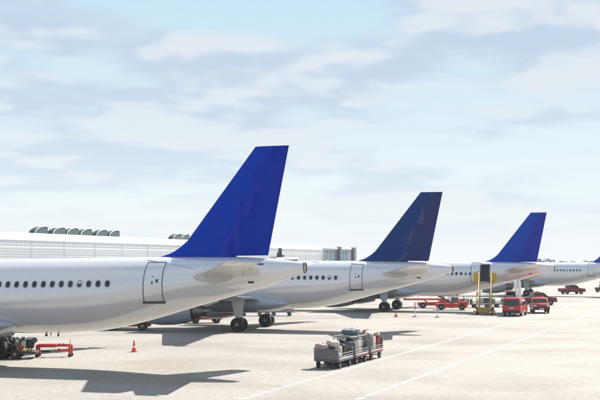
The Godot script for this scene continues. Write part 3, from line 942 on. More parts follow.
# ---------------------------------------------------------------- baggage
func suitcase(s: Vector3, m):
	var g = geo()
	g.box(Vector3(0, s.y / 2, 0), s, m, 0.05)
	for k in [-0.3, 0.0, 0.3]: g.box(Vector3(s.x * k, s.y / 2, 0), Vector3(0.025, s.y + 0.012, s.z + 0.012), m, 0.004)
	g.tube([Vector3(-0.09, s.y * 0.5, s.z / 2), Vector3(-0.09, s.y * 0.5, s.z / 2 + 0.05), Vector3(0.09, s.y * 0.5, s.z / 2 + 0.05), Vector3(0.09, s.y * 0.5, s.z / 2)], 0.014, M.black, 5)
	return g

func duffel(l: float, r: float, m, sd: int):
	var g = geo()
	var n = FastNoiseLite.new(); n.seed = sd; n.frequency = 3.0
	var rings = []
	for i in 13:
		var u = i / 12.0
		var e = pow(sin(clamp(u, 0.02, 0.98) * PI), 0.22)
		var q = []
		for k in 18:
			var a = TAU * k / 18
			var rr = r * e * (1.0 + 0.34 * n.get_noise_3d(u * l, cos(a) * 0.4, sin(a) * 0.4))
			q.append(Vector3((u - 0.5) * l, r * 0.62 + sign(sin(a)) * pow(abs(sin(a)), 0.7) * rr * 0.62, sign(cos(a)) * pow(abs(cos(a)), 0.7) * rr))
		rings.append(q)
	g.loft(rings, m, 85.0)
	g.tube([Vector3(-0.14, r * 1.0, r * 0.7), Vector3(-0.1, r * 1.32, r * 0.3), Vector3(0.1, r * 1.32, r * 0.3), Vector3(0.14, r * 1.0, r * 0.7)], 0.016, M.black, 5)
	return g

func bag(called: String, g, label: String, cart: Transform3D, at: Vector3, turn: float, lean := 0.0):
	var o = put(numbered(called), g, self, cart * Transform3D(Basis(Vector3.UP, turn) * Basis(Vector3.RIGHT, lean), at))
	tag(o, label, "luggage", "luggage on the baggage carts")

# baggage cart: length along x, floor at 0.5 m
func baggage_cart(label: String, at: Vector3, turn: float, panel: float, accents, posts: float):
	var o = thing("baggage_cart", label, "cart", at, turn, "carts of the baggage train")
	var g = geo()
	for s in [1, -1]: g.box(Vector3(0, 0.44, s * 0.66), Vector3(2.5, 0.12, 0.07), M.gray, 0.015)
	for x in [-1.2, -0.4, 0.4, 1.2]: g.box(Vector3(x, 0.43, 0), Vector3(0.08, 0.08, 1.24), M.gray, 0.01)
	put("chassis", g, o)
	g = geo(); g.box(Vector3(0, 0.53, 0), Vector3(2.48, 0.05, 1.38), M.zinc, 0.01)
	put("deck", g, o)
	for e in [-1, 1]:
		g = geo()
		g.box(Vector3(e * 1.24, 0.555 + panel / 2, 0), Vector3(0.03, panel, 1.36), M.gray, 0.008)
		for z in [-0.68, 0.68]: g.box(Vector3(e * 1.245, 0.5 + (panel + 0.1) / 2, z), Vector3(0.06, panel + 0.14, 0.06), M.zinc, 0.012)
		g.box(Vector3(e * 1.245, 0.6 + panel, 0), Vector3(0.05, 0.05, 1.36), M.zinc, 0.012)
		for k in 5: g.box(Vector3(e * 1.262, 0.555 + panel / 2, -0.5 + 0.25 * k), Vector3(0.02, panel * 0.92, 0.03), M.gray, 0.005)
		put("end_panel", g, o)
	for s in [1, -1]:
		g = geo()
		for y in [0.66, 0.80]: g.box(Vector3(0, y, s * 0.69), Vector3(2.42, 0.035, 0.025), M.zinc, 0.006)
		for k in 9: g.box(Vector3(-1.15 + k * 0.2875, 0.68, s * 0.675), Vector3(0.025, 0.28, 0.02), M.zinc, 0.005)
		put("side_rail", g, o)
		g = geo(); g.box(Vector3(0.0, 0.47, s * 0.71), Vector3(2.3, 0.075, 0.02), accents, 0.005)
		put("side_strip", g, o)
		g = geo(); g.box(Vector3(0.0, 0.555, s * 0.71), Vector3(2.3, 0.045, 0.02), M.white_paint, 0.005)
		put("bumper_strip", g, o)
	if posts > 0.0:
		g = geo()
		for x in [-1.2, 1.2]:
			for s in [1, -1]: g.box(Vector3(x, 0.55 + posts / 2, s * 0.6), Vector3(0.05, posts, 0.05), M.zinc, 0.01)
		for s in [1, -1]: g.box(Vector3(0, 0.55 + posts, s * 0.6), Vector3(2.45, 0.05, 0.05), M.zinc, 0.01)
		put("post_frame", g, o)
	for x in [-0.85, 0.85]:
		for s in [1, -1]: put("wheel", tyre(0.21, 0.13), o, Transform3D(Basis(), Vector3(x, 0.21, s * 0.6)))
		g = geo(); g.cyl(Vector3(x, 0.21, -0.6), Vector3(x, 0.21, 0.6), 0.03, 0.03, M.black, 8); g.box(Vector3(x, 0.33, 0), Vector3(0.3, 0.14, 0.5), M.black, 0.02)
		put("axle", g, o)
	g = geo(); g.tube([Vector3(1.2, 0.36, 0.25), Vector3(1.62, 0.34, 0), Vector3(1.2, 0.36, -0.25)], 0.025, M.red_dull, 6); g.lathe(Vector3(1.64, 0.34, 0), Vector3.UP, [[-0.02, 0.07], [0.02, 0.07], [0.02, 0.03], [-0.02, 0.03]], M.red_dull, 12)
	put("tow_bar", g, o)
	return o

# ---------------------------------------------------------------- stairs (climb towards +x)
func boarding_stairs(label: String, at: Vector3, turn: float):
	var o = thing("boarding_stairs", label, "boarding stairs", at, turn)
	var g = geo()
	var top = 3.5; var run = 4.9; var x0 = -0.2
	# chassis
	for s in [1, -1]: g.box(Vector3(2.6, 0.42, s * 0.78), Vector3(5.6, 0.18, 0.12), M.yellow_dull, 0.02)
	for x in [0.0, 1.8, 3.6, 5.3]: g.box(Vector3(x, 0.42, 0), Vector3(0.12, 0.14, 1.46), M.yellow_dull, 0.02)
	put("chassis", g, o)
	g = geo(); g.box(Vector3(-0.28, 0.56, 0), Vector3(0.14, 0.62, 1.2), M.yellow_dull, 0.03)
	put("front_panel", g, o)
	for s in [1, -1]:
		g = geo(); g.box(Vector3(-0.1, 0.34, s * 1.02), Vector3(0.5, 0.44, 0.30), M.yellow, 0.05)
		put("stabiliser", g, o)
	wheels(o, [0.8, 4.6], 0.98, 0.36, 0.24)
	# stringers, steps
	for s in [1, -1]:
		g = geo()
		g.loft([[Vector3(x0, 0.40, s * 0.66), Vector3(x0, 0.72, s * 0.66), Vector3(x0 + run, top + 0.05, s * 0.66), Vector3(x0 + run, top - 0.27, s * 0.66)], [Vector3(x0, 0.40, s * 0.72), Vector3(x0, 0.72, s * 0.72), Vector3(x0 + run, top + 0.05, s * 0.72), Vector3(x0 + run, top - 0.27, s * 0.72)]], M.yellow, 20.0)
		put("stringer", g, o)
		# handrail with posts
		g = geo()
		g.tube([Vector3(x0, 0.6, s * 0.69), Vector3(x0, 1.62, s * 0.69), Vector3(x0 + run, top + 1.05, s * 0.69)], 0.035, M.yellow, 8)
		g.tube([Vector3(x0, 1.1, s * 0.69), Vector3(x0 + run, top + 0.55, s * 0.69)], 0.022, M.yellow, 6)
		for k in 6:
			var u = k / 5.0
			g.tube([Vector3(x0 + run * u, lerp(0.6, top, u), s * 0.69), Vector3(x0 + run * u, lerp(1.62, top + 1.05, u), s * 0.69)], 0.025, M.yellow, 6)
		put("handrail", g, o)
		# lifting legs
		g = geo(); g.cyl(Vector3(1.6, 0.45, s * 0.55), Vector3(3.6, top * 0.72, s * 0.55), 0.06, 0.05, M.steel, 8); g.box(Vector3(4.7, 1.95, s * 0.74), Vector3(0.12, 2.9, 0.10), M.yellow, 0.02)
		put("support_leg", g, o)
	for k in 15:
		var u = (k + 0.5) / 15.0
		g = geo(); g.box(Vector3(x0 + run * u, lerp(0.45, top, u), 0), Vector3(0.27, 0.035, 1.3), M.zinc, 0.01)
		put("step", g, o)
	# platform
	g = geo(); g.box(Vector3(x0 + run + 0.75, top, 0), Vector3(1.5, 0.08, 1.9), M.zinc, 0.01)
	put("platform", g, o)
	for s in [1, -1]:
		g = geo()
		g.box(Vector3(x0 + run + 0.7, top + 0.55, s * 0.95), Vector3(1.5, 1.05, 0.06), M.yellow, 0.02)
		g.box(Vector3(x0 + run - 0.02, top + 0.55, s * 0.98), Vector3(0.07, 1.1, 0.62), M.yellow, 0.02)
		put("side_shield", g, o)
	g = geo(); g.box(Vector3(x0 + run + 1.55, top - 0.02, 0), Vector3(0.14, 0.16, 1.9), M.black, 0.05)
	put("bumper", g, o)
	g = geo(); g.box(Vector3(3.0, 2.2, -0.82), Vector3(0.22, 0.5, 0.2), M.black, 0.03)
	put("control_box", g, o)

# ---------------------------------------------------------------- ground power unit and towing gear by the nearest airliner
func power_unit(label: String, at: Vector3, turn: float):
	var o = thing("ground_power_unit", label, "power unit", at, turn)
	var g = geo()
	g.box(Vector3(0, 0.38, 0), Vector3(2.7, 0.14, 1.3), M.charcoal, 0.02)
	put("chassis", g, o)
	wheels(o, [-1.2, 0.15], 0.72, 0.3, 0.2)
	g = geo(); g.box(Vector3(-0.15, 0.78, 0), Vector3(0.9, 0.6, 0.6), M.black, 0.06)
	for k in 4: g.cyl(Vector3(-0.45 + 0.2 * k, 1.05, 0.18), Vector3(-0.45 + 0.2 * k, 1.28, 0.22), 0.07, 0.06, M.charcoal, 10)
	g.cyl(Vector3(-0.65, 0.85, 0.36), Vector3(-0.65, 0.85, -0.36), 0.24, 0.24, M.gray, 18)
	put("engine", g, o)
	g = geo()
	g.lathe(Vector3(-0.62, 0.82, 0.37), Vector3.BACK, [[0, 0.02], [0, 0.2], [0.05, 0.22], [0.07, 0.18], [0.07, 0.02]], M.black, 18)
	put("pulley", g, o)
	g = geo()
	g.lathe(Vector3(-0.1, 0.72, 0.33), Vector3.BACK, [[0, 0.02], [0, 0.13], [0.05, 0.13], [0.06, 0.02]], M.gray_light, 14)
	put("pulley", g, o)
	g = geo(); g.box(Vector3(-1.05, 0.86, 0), Vector3(0.3, 0.85, 1.1), M.black, 0.03)
	for k in 7: g.box(Vector3(-1.05, 0.52 + 0.11 * k, 0.56), Vector3(0.26, 0.05, 0.03), M.charcoal, 0.01)
	put("radiator", g, o)
	g = geo(); g.box(Vector3(0.62, 0.98, 0.42), Vector3(0.26, 0.72, 0.34), M.gray_light, 0.03)
	put("control_cabinet", g, o)
	g = geo(); g.box(Vector3(0.62, 1.18, 0.60), Vector3(0.16, 0.2, 0.02), M.glass, 0.004)
	put("gauge_panel", g, o)
	g = geo(); g.box(Vector3(0.98, 0.95, 0.30), Vector3(0.38, 0.66, 0.5), M.black, 0.04); g.box(Vector3(0.98, 1.22, 0.57), Vector3(0.26, 0.12, 0.03), M.gray_light, 0.01)
	put("transformer", g, o)
	g = geo(); g.box(Vector3(0.25, 1.0, 0.45), Vector3(0.34, 0.5, 0.28), M.gray, 0.03); g.box(Vector3(0.25, 1.08, 0.6), Vector3(0.12, 0.14, 0.02), M.white_paint, 0.005)
	put("battery_box", g, o)
	for k in 5:
		g = geo()
		g.slab([Vector2(0.3 + k * 0.2, 0.46), Vector2(0.4 + k * 0.2, 0.46), Vector2(0.48 + k * 0.2, 0.58), Vector2(0.38 + k * 0.2, 0.58)], 0.655, 0.665, M.yellow)
		put("hazard_stripe", g, o)
	g = geo(); g.box(Vector3(0.45, 0.72, 0.63), Vector3(0.46, 0.14, 0.08), M.red, 0.02)
	put("tool_tray", g, o)
	for e in [[M.black, 0.0, 0.055], [M.charcoal, 0.12, 0.04], [M.gray, -0.1, 0.03], [M.black, 0.22, 0.05]]:
		g = geo()
		var q = []
		for i in 13:
			var u = i / 12.0
			q.append(Vector3(-1.2 + 1.9 * u + e[1] * 0.6, 0.75 + e[1] + 0.32 * sin(u * PI * 1.6 + e[1] * 9.0), 0.5 + 0.12 * sin(u * 7.0 + e[1] * 20.0)))
		g.tube(q, e[2], e[0], 8)
		put("hose", g, o)
	var rr = RandomNumberGenerator.new(); rr.seed = 21
	for k in 22:
		g = geo()
		var x = -1.25 + 2.4 * k / 21.0 + rr.randf_range(-0.05, 0.05)
		var y = rr.randf_range(0.5, 1.2); var z = rr.randf_range(0.25, 0.62)
		var mm = [M.black, M.charcoal, M.black, M.gray, M.black][k % 5]
		if k % 3 == 0: g.cyl(Vector3(x, y, z), Vector3(x + rr.randf_range(-0.15, 0.15), y + rr.randf_range(0.12, 0.3), z), rr.randf_range(0.04, 0.1), 0.05, mm, 10)
		elif k % 3 == 1: g.box(Vector3(x, y, z), Vector3(rr.randf_range(0.1, 0.26), rr.randf_range(0.1, 0.3), 0.16), mm, 0.02)
		else: g.tube([Vector3(x, 0.45, z), Vector3(x + 0.04, y, z + 0.05), Vector3(x + rr.randf_range(-0.3, 0.3), y + 0.25, z - 0.1)], 0.028, mm, 6)
		put("engine_fitting", g, o)
	g = geo(); g.tube([Vector3(-0.3, 1.05, -0.3), Vector3(-0.3, 1.36, -0.3), Vector3(-0.12, 1.45, -0.3)], 0.06, M.hot_metal, 10)
	put("exhaust_pipe", g, o)
	g = geo(); g.lathe(Vector3(1.24, 1.1, 0.42), Vector3(0.2, 0.1, 1), [[0, 0.02], [0.0, 0.16], [0.14, 0.17], [0.16, 0.12], [0.16, 0.02]], M.charcoal, 16)
	put("cable_reel", g, o)

func towing_trolley(label: String, at: Vector3, turn: float):
	var o = thing("towing_trolley", label, "trolley", at, turn)
	var g = geo()
	for z in [-0.35, 0.35]:
		g.box(Vector3(-0.42, 0.68, z), Vector3(1.25, 0.17, 0.12), M.red, 0.03)
		g.box(Vector3(0.6, 0.69, z), Vector3(0.82, 0.11, 0.10), M.red, 0.02)
		g.box(Vector3(0.55, 0.37, z), Vector3(0.92, 0.09, 0.10), M.red, 0.02)
	for x in [-0.98, -0.2, 0.95]: g.box(Vector3(x, 0.665, 0), Vector3(0.09, 0.09, 0.62), M.red, 0.02)
	put("frame", g, o)
	for e in [-0.98, 0.98]:
		for z in [-0.35, 0.35]:
			g = geo(); g.box(Vector3(e, 0.45, z), Vector3(0.13, 0.52, 0.13), M.red, 0.02)
			var lg = put("leg", g, o)
			g = geo(); g.lathe(Vector3(e, 0.11, z), Vector3.BACK, [[-0.03, 0.02], [-0.035, 0.11], [0.035, 0.11], [0.03, 0.02]], M.rubber, 14); g.box(Vector3(e, 0.2, z), Vector3(0.06, 0.1, 0.1), M.steel, 0.01)
			put("caster", g, lg)
	g = geo(); g.cyl(Vector3(-0.75, 0.36, 0.3), Vector3(-0.2, 0.36, 0.3), 0.07, 0.07, M.black, 12); g.cyl(Vector3(-0.2, 0.36, 0.3), Vector3(0.15, 0.36, 0.3), 0.05, 0.05, M.green, 12)
	put("hydraulic_cylinder", g, o)
	g = geo(); g.tube([Vector3(1.0, 0.7, 0.35), Vector3(1.0, 1.05, 0.35)], 0.02, M.red, 6)
	put("marker_rod", g, o)
	for x in [0.38, 0.62]:
		g = geo(); g.box(Vector3(x, 0.79, 0.35), Vector3(0.09, 0.11, 0.09), M.charcoal, 0.02)
		put("clamp", g, o)
	g = geo(); g.box(Vector3(0.35, 0.47, 0.35), Vector3(0.12, 0.12, 0.12), M.charcoal, 0.02)
	put("latch", g, o)
	g = geo(); g.box(Vector3(-1.25, 0.30, 0.1), Vector3(0.6, 0.12, 0.3), M.red, 0.03)
	put("tow_eye", g, o)

# ---------------------------------------------------------------- buildings
func pier_terminal():
	var p = thing("pier_terminal", "long white terminal pier with grey horizontal louvres behind the airliners", "building", Vector3(-89.1, 0, -33.0), deg_to_rad(69.7))
	var x0 = 70.0; var x1 = 272.0
	var g = geo(); g.box(Vector3((x0 + x1) / 2, 4.6, -12), Vector3(x1 - x0, 9.2, 24), M.facade, 0.05)
	put("wall", g, p)
	# rounded white roof edge
	g = geo()
	var prof = [Vector2(0.14, 9.0), Vector2(0.14, 9.25), Vector2(0.10, 9.55), Vector2(0.0, 9.85), Vector2(-0.8, 10.08), Vector2(-2.4, 10.2), Vector2(-12, 10.4), Vector2(-24.3, 10.1), Vector2(-24.3, 9.0)]
	var A = []; var B = []
	for v in prof: A.append(Vector3(x0 - 0.3, v.y, v.x)); B.append(Vector3(x1 + 0.3, v.y, v.x))
	g.loft([A, B], M.roof, 30.0)
	put("roof", g, p)
	# louvre rails
	for y in [8.5, 7.95, 7.58, 7.2, 6.8, 6.45, 3.4]:
		g = geo(); g.box(Vector3((x0 + x1) / 2, y, 0.075), Vector3(x1 - x0, 0.09, 0.05), M.rail, 0.01)
		put("louvre", g, p)
	# fine mullions in front of the frosted glazing: too many to tell apart
	g = geo()
	var x = x0 + 0.3
	while x < x1:
		g.box(Vector3(x, 7.6, 0.03), Vector3(0.035, 2.9, 0.03), M.mullion, 0.01)
		x += 0.62
	var mu = put("mullions", g, p)
	mu.set_meta("kind", "stuff")
	x = x0 + 2.0
	var post = geo(); post.box(Vector3(0, 4.5, 0.13), Vector3(0.08, 9.0, 0.06), M.mullion, 0.02)
	var pm = post.mesh()
	while x < x1:
		put("column", pm, p, Transform3D(Basis(), Vector3(x, 0, 0)))
		x += 9.0
	# roof scoops
	var sc = geo()
	var ol = []
	for i in 11:
		var a = PI - PI * 0.5 * i / 10.0
		ol.append(Vector2(1.6 + cos(a) * 3.2, sin(a) * 1.15))
	ol.append(Vector2(1.95, 1.0)); ol.append(Vector2(2.05, 0.0))
	sc.slab(ol, -0.55, 0.55, M.skylight)
	var rim = geo()
	for i in ol.size() - 2: rim.tube([Vector3(ol[i].x, ol[i].y + 0.02, 0), Vector3(ol[i + 1].x, ol[i + 1].y + 0.02, 0)], 0.05, M.mullion, 5)
	var scm = sc.mesh(); var rmm = rim.mesh()
	for a in [151.0, 156.0, 160.0, 164.2, 169.2, 173.4, 197.5, 201.0]:
		var k = put("roof_scoop", scm, p, Transform3D(Basis(), Vector3(a, 10.22, -3.6)))
		for z in [-0.57, 0.57]: put("rim", rmm, k, Transform3D(Basis(), Vector3(0, 0, z)))

func office_block():
	var p = thing("glass_office_block", "small blue glass block with dark corner piers at the end of the pier", "building", Vector3(-89.1, 0, -33.0), deg_to_rad(69.7))
	var g = geo(); g.box(Vector3(287, 4.7, -8), Vector3(26, 9.4, 16), M.pier_light, 0.05)
	put("wall", g, p)
	var pane = geo(); pane.box(Vector3.ZERO, Vector3(2.2, 2.7, 0.06), M.office_glass, 0.01)
	var pm = pane.mesh()
	for r in 3:
		for c in 9:
			if c == 4 or c == 8: continue
			put("pane", pm, p, Transform3D(Basis(), Vector3(275.4 + c * 2.55, 1.7 + r * 2.95, 0.05)))
	for x in [285.6, 297.6]:
		g = geo(); g.box(Vector3(x, 5.0, 0.3), Vector3(1.7, 10.0, 0.8), M.pier_dark, 0.04)
		put("pier", g, p)
	g = geo(); g.box(Vector3(287, 9.52, -8), Vector3(26.6, 0.24, 16.8), M.roof, 0.04)
	put("roof", g, p)
	g = geo(); g.cyl(Vector3(299.5, 0, 0.5), Vector3(299.5, 10.6, 0.5), 0.12, 0.09, M.rail, 8)
	put("mast", g, p)

func boarding_bridge():
	var p = thing("boarding_bridge", "white boarding bridge tunnel with dark roof vents behind the nearest tail", "boarding bridge", Vector3(-2.4, 0, -150.0), deg_to_rad(132.0))
	var g = geo(); g.box(Vector3(18, 5.0, 0), Vector3(30, 2.7, 2.6), M.facade, 0.06)
	put("tunnel", g, p)
	g = geo()
	g.box(Vector3(0, 5.0, 1.33), Vector3(0.1, 2.5, 0.06), M.mullion, 0.01)
	var rib = g.mesh()
	for k in 12: put("rib", rib, p, Transform3D(Basis(), Vector3(4.5 + 2.5 * k, 0, 0)))
	g = geo(); g.box(Vector3(0.5, 4.9, 0), Vector3(3.6, 3.0, 3.8), M.facade, 0.1)
	put("cab", g, p)
	g = geo(); g.box(Vector3(-1.36, 4.9, 0), Vector3(0.12, 2.6, 3.2), M.black, 0.03)
	put("canopy_bellows", g, p)
	for x in [5.0, 26.0]:
		g = geo()
		for s in [1, -1]: g.cyl(Vector3(x, 0.4, s * 1.1), Vector3(x, 3.7, s * 1.1), 0.18, 0.18, M.gray_light, 10)
		g.box(Vector3(x, 0.6, 0), Vector3(0.9, 0.3, 3.0), M.gray, 0.05)
		var lg = put("support_leg", g, p)
		for s in [1, -1]: put("wheel", tyre(0.5, 0.3), lg, Transform3D(Basis(), Vector3(x, 0.5, s * 1.62)))
	g = geo(); g.cyl(Vector3(33, 0, 0), Vector3(33, 6.6, 0), 1.9, 1.9, M.facade, 24)
	put("rotunda", g, p)
	g = geo(); g.box(Vector3(0.4, 6.46, 0), Vector3(2.4, 0.12, 1.2), M.gray, 0.02)
	g.cyl(Vector3(0.3, 6.5, 0.0), Vector3(0.3, 7.65, 0.0), 0.26, 0.24, M.charcoal, 14)
	g.cyl(Vector3(1.1, 6.5, 0.3), Vector3(1.1, 7.1, 0.3), 0.13, 0.13, M.charcoal, 10)
	g.box(Vector3(-0.5, 6.65, -0.3), Vector3(0.4, 0.3, 0.4), M.charcoal, 0.03)
	put("roof_vents", g, p)

func far_trees():
	var g = PackedVector3Array(); var nn = PackedVector3Array()
	var r = RandomNumberGenerator.new(); r.seed = 9
	var st = SurfaceTool.new(); st.begin(Mesh.PRIMITIVE_TRIANGLES)
	for i in 330:
		var x = (130.0 if i > 70 else 20.0) + (1.6 * (i - 70) if i > 70 else 1.2 * i) + r.randf_range(-1.5, 1.5)
		var z = -760.0 - r.randf() * 60.0
		var h = (r.randf_range(6.5, 8.8) if i > 70 else r.randf_range(5.0, 6.5)) * (1.0 + 0.15 * sin(i * 0.13) * sin(i * 0.041))
		var w = r.randf_range(2.6, 4.6)
		for k in 130:
			var u = pow(r.randf(), 1.3); var a = r.randf() * TAU
			var rad = w * sqrt(r.randf()) * (0.35 + 0.9 * sin(clamp(u, 0.05, 0.95) * PI))
			var c = Vector3(x + cos(a) * rad, h * (0.15 + 0.85 * u), z + sin(a) * rad)
			var s = r.randf_range(0.35, 0.9)
			var d1 = Vector3(r.randf() - 0.5, r.randf() - 0.5, r.randf() - 0.5).normalized() * s
			var d2 = Vector3(r.randf() - 0.5, r.randf() - 0.5, r.randf() - 0.5).normalized() * s
			var n = d1.cross(d2).normalized()
			for v in [c + d1, c + d2, c - d1 - d2 * 0.3]:
				st.set_normal(n); st.add_vertex(v)
	st.set_material(M.leaves)
	var o = put("far_wood", st.commit(), self)
	o.set_meta("kind", "stuff")
	tag(o, "thin dark line of distant trees along the horizon", "trees")

# ---------------------------------------------------------------- paint on the ground
func dash_line(called: String, a: Vector2, d: Vector2, from: float, to: float, near: float):
	var root = Node3D.new(); root.name = called; add_child(root)
	root.set_meta("kind", "structure")
	var turn = atan2(-d.y, d.x)
	var vs = []
	for k in 3:
		var pm = PlaneMesh.new(); pm.size = Vector2(0.88 + 0.05 * k, 0.26 + 0.012 * k); pm.material = M.marking
		vs.append(pm)
	var rest = SurfaceTool.new(); rest.begin(Mesh.PRIMITIVE_TRIANGLES)
	var s = from; var i = 0
	while s < to:
		var p = a + d * s
		var xf = Transform3D(Basis(Vector3.UP, turn), Vector3(p.x, 0.005, p.y))
		if s < near: put("dash", vs[(i * 5 + i / 3) % 3], root, xf)
		else: rest.append_from(vs[i % 3], 0, xf)
		s += 1.28; i += 1
	rest.set_material(M.marking)
	var o = put("far_dashes", rest.commit(), root)
	o.set_meta("kind", "stuff")

func solid_line(called: String, a: Vector2, b: Vector2, w: float):
	var pm = PlaneMesh.new(); pm.size = Vector2(a.distance_to(b), w); pm.material = M.marking
	var c = (a + b) / 2; var d = b - a
	struct(called, pm, Transform3D(Basis(Vector3.UP, atan2(-d.y, d.x)), Vector3(c.x, 0.005, c.y)))

func make_ground():
	var st = SurfaceTool.new(); st.begin(Mesh.PRIMITIVE_TRIANGLES)
	var R = 3000.0; var n = 24
	for i in n:
		for j in n:
			for q in [[0, 0], [1, 0], [1, 1], [0, 0], [1, 1], [0, 1]]:
				var x = -R + 2 * R * (i + q[0]) / n; var z = -R + 2 * R * (j + q[1]) / n
				st.set_normal(Vector3.UP); st.set_uv(Vector2(x, z)); st.set_uv2(Vector2(x, z) + Vector2(13.0, 4.0)); st.add_vertex(Vector3(x, 0, z))
	st.set_material(M.concrete)
	struct("ground", st.commit())

# ---------------------------------------------------------------- scene
func _ready():
	rng.seed = 3
	# camera
	var cam = Camera3D.new()
	cam.name = "camera"
	cam.position = Vector3(0, 5.65, 0)
	cam.rotation.x = atan(63.5 / 1150.0)
	cam.fov = rad_to_deg(2.0 * atan(200.0 / 1150.0))
	cam.near = 0.5; cam.far = 6000.0
	add_child(cam)
	cam.make_current()
	# sky and exposure
	var we = WorldEnvironment.new(); we.name = "world"
	var env = Environment.new()
	env.background_mode = Environment.BG_SKY
	env.sky = make_sky()
	env.background_energy_multiplier = 0.45
	env.tonemap_mode = Environment.TONE_MAPPER_LINEAR
	env.tonemap_exposure = 2.15
	env.sdfgi_enabled = true; env.ssao_enabled = true; env.ssil_enabled = true
	env.fog_enabled = true; env.fog_density = 0.00020; env.fog_light_color = Color(0.93, 0.96, 1.0)
	we.environment = env
	add_child(we)
	# sun, behind the airliners and to the right
	var sun = DirectionalLight3D.new(); sun.name = "sun"
	sun.light_energy = 1.6
	sun.light_color = Color(1.0, 0.97, 0.925)
	sun.light_angular_distance = 0.53
	sun.shadow_enabled = true
	add_child(sun)
	sun.look_at_from_position(Vector3.ZERO, Vector3(-0.62, -1.0, 0.80), Vector3.UP)

	make_materials()
	make_ground()
	dash_line("service_road_edge_line", Vector2(-2.53, -48.06), Vector2(0.3422, -0.9396), -25.0, 150.0, 70.0)
	dash_line("service_road_outer_line", Vector2(2.32, -48.06), Vector2(0.3505, -0.9366), -25.0, 150.0, 80.0)
	solid_line("stand_line", Vector2(-7.3, -84.4), Vector2(7.4, -81.2), 0.22)
	solid_line("stand_safety_line", Vector2(-3.4, -59.9), Vector2(1.3, -59.0), 0.16)
	pier_terminal()
	office_block()
	boarding_bridge()
	far_trees()

	# airliners
	var yaw = deg_to_rad(-16.0)
	var first = airliner("nearest white airliner, bright blue tail with overpainted streaks, rear door closed", Vector3(0.31, 0, -59.7), yaw, deg_to_rad(0.7), 19.8, M.fin1, M.rud1, 10.3)
	airliner("second white airliner from the left, with dark navy tail", Vector3(12.6, 0, -95.2), yaw, 0.0, 17.3, M.fin2, M.rud2, 9.5)
	airliner("white airliner with blue tail and open rear door behind yellow stairs", Vector3(29.5, 0, -133.7), yaw, 0.0, 19.3, M.fin3, M.rud3, 9.5, true)
	airliner("farthest white airliner, at right edge, its tail cut off by the frame", Vector3(57.7, 0, -196.5), yaw, 0.0, 18.5, M.fin3, M.rud3, 9.6)
	for e in [[14.75, 0.25, 0.3], [14.45, 0.35, -0.2], [14.0, 0.12, 0.1]]:
		var g = geo()
		g.slab([Vector2(-0.09, 0.02), Vector2(0.03, 0.06), Vector2(0.10 * e[2] * 3.0, -0.07), Vector2(-0.05, -0.14)], -0.012, 0.012, M.red_dark, Transform3D(Basis(Vector3.UP, e[2]), Vector3(-e[0], 1.70, 0.2)))
		g.tube([Vector3(-e[0], 1.85, 0.2), Vector3(-e[0], 1.68, 0.2)], 0.012, M.red_dark, 5)
		put("warning_streamer", g, first)

	# beside the nearest airliner
	power_unit("black exposed-engine power cart beside red trolley under nearest airliner", Vector3(-17.0, 0, -69.0), 0.03)
	towing_trolley("bright red trolley with hydraulic cylinder under the nearest airliner", Vector3(-14.9, 0, -70.2), 0.03)
	cone("orange and white cone in front of the nearest airliner's rear fuselage", Vector3(-10.61, 0, -73.95))
	cone("small orange and white cone beside the two barrier posts", Vector3(10.15, 0, -122.1))
	stanchion("tall red-topped barrier post beside the small cone", Vector3(12.16, 0, -122.1), 1.5, M.red)
	stanchion("short grey barrier post left of the orange belt loader", Vector3(14.41, 0, -121.0), 1.05, M.gray)
	belt_loader("dull red belt loader seen below the nearest airliner's tail", Vector3(-14.6, 0, -98.2), 0.05, M.red_dull, 0.0, 5.2)
	belt_loader("orange-red belt loader with raised dark boom beside the yellow stairs", Vector3(18.5, 0, -141.0), -0.1, M.orange, -0.5, 3.8, M.charcoal)
	belt_loader("red belt loader with long level boom behind the barrier posts", Vector3(16.8, 0, -146.5), 0.0, M.red, 0.0, 5.4)
	tow_tractor("small red tractor under the navy-tailed airliner's engine", Vector3(-9.0, 0, -110.0), 0.2, M.red, M.red)
	tow_tractor("red tractor with red roof behind the red van", Vector3(28.0, 0, -154.0), 1.2, M.red, M.red)
	tow_tractor("yellow-roofed tractor at right edge below the farthest airliner", Vector3(60.0, 0, -228.0), 0.3, M.charcoal, M.yellow)
	boarding_stairs("yellow boarding stairs leading up to the open rear door", Vector3(20.25, 0, -126.9), deg_to_rad(79.5))
	van("red van seen from behind beside the yellow stairs", Vector3(23.4, 0, -125.6), deg_to_rad(70.0))
	pickup("bright red pickup facing the camera, right of the red van", Vector3(27.5, 0, -132.6), deg_to_rad(-96.0), M.red)
	pickup("dark red pickup standing sideways behind the bright red pickup", Vector3(32.4, 0, -157.0), deg_to_rad(12.0), M.red_dark)
	pickup("dark red pickup far off under the farthest airliner", Vector3(50.3, 0, -213.5), deg_to_rad(16.0), M.red_dark)
	# two white tanks on a service cart
	var tk = thing("water_service_cart", "service cart with two upright white tanks behind the blue tail", "service cart", Vector3(31.3, 0, -166.0), 0.0)
	var q = geo(); q.box(Vector3(0, 0.55, 0), Vector3(2.0, 0.2, 1.4), M.gray, 0.03)
	put("deck", q, tk)
	wheels(tk, [-0.6, 0.6], 0.7, 0.32, 0.2)
	for x in [-0.28, 0.28]:
		q = geo(); q.lathe(Vector3(x, 0.6, 0), Vector3.UP, [[0, 0.2], [0.1, 0.24], [2.3, 0.24], [2.5, 0.17], [2.56, 0.02]], M.white_paint, 18)
		put("tank", q, tk)
	q = geo(); q.box(Vector3(0, 1.6, 0.0), Vector3(1.2, 0.06, 0.1), M.zinc, 0.01)
	put("strap", q, tk)

	# baggage train beside the service road
	var turn = deg_to_rad(69.7)
	var u = Vector3(cos(turn), 0, -sin(turn))
	var base = Vector3(1.85, 0, -63.2)
	var lab = ["nearest cart of the baggage train, with pale bags", "middle cart of the three-cart baggage train", "far end cart of the three-cart baggage train"]
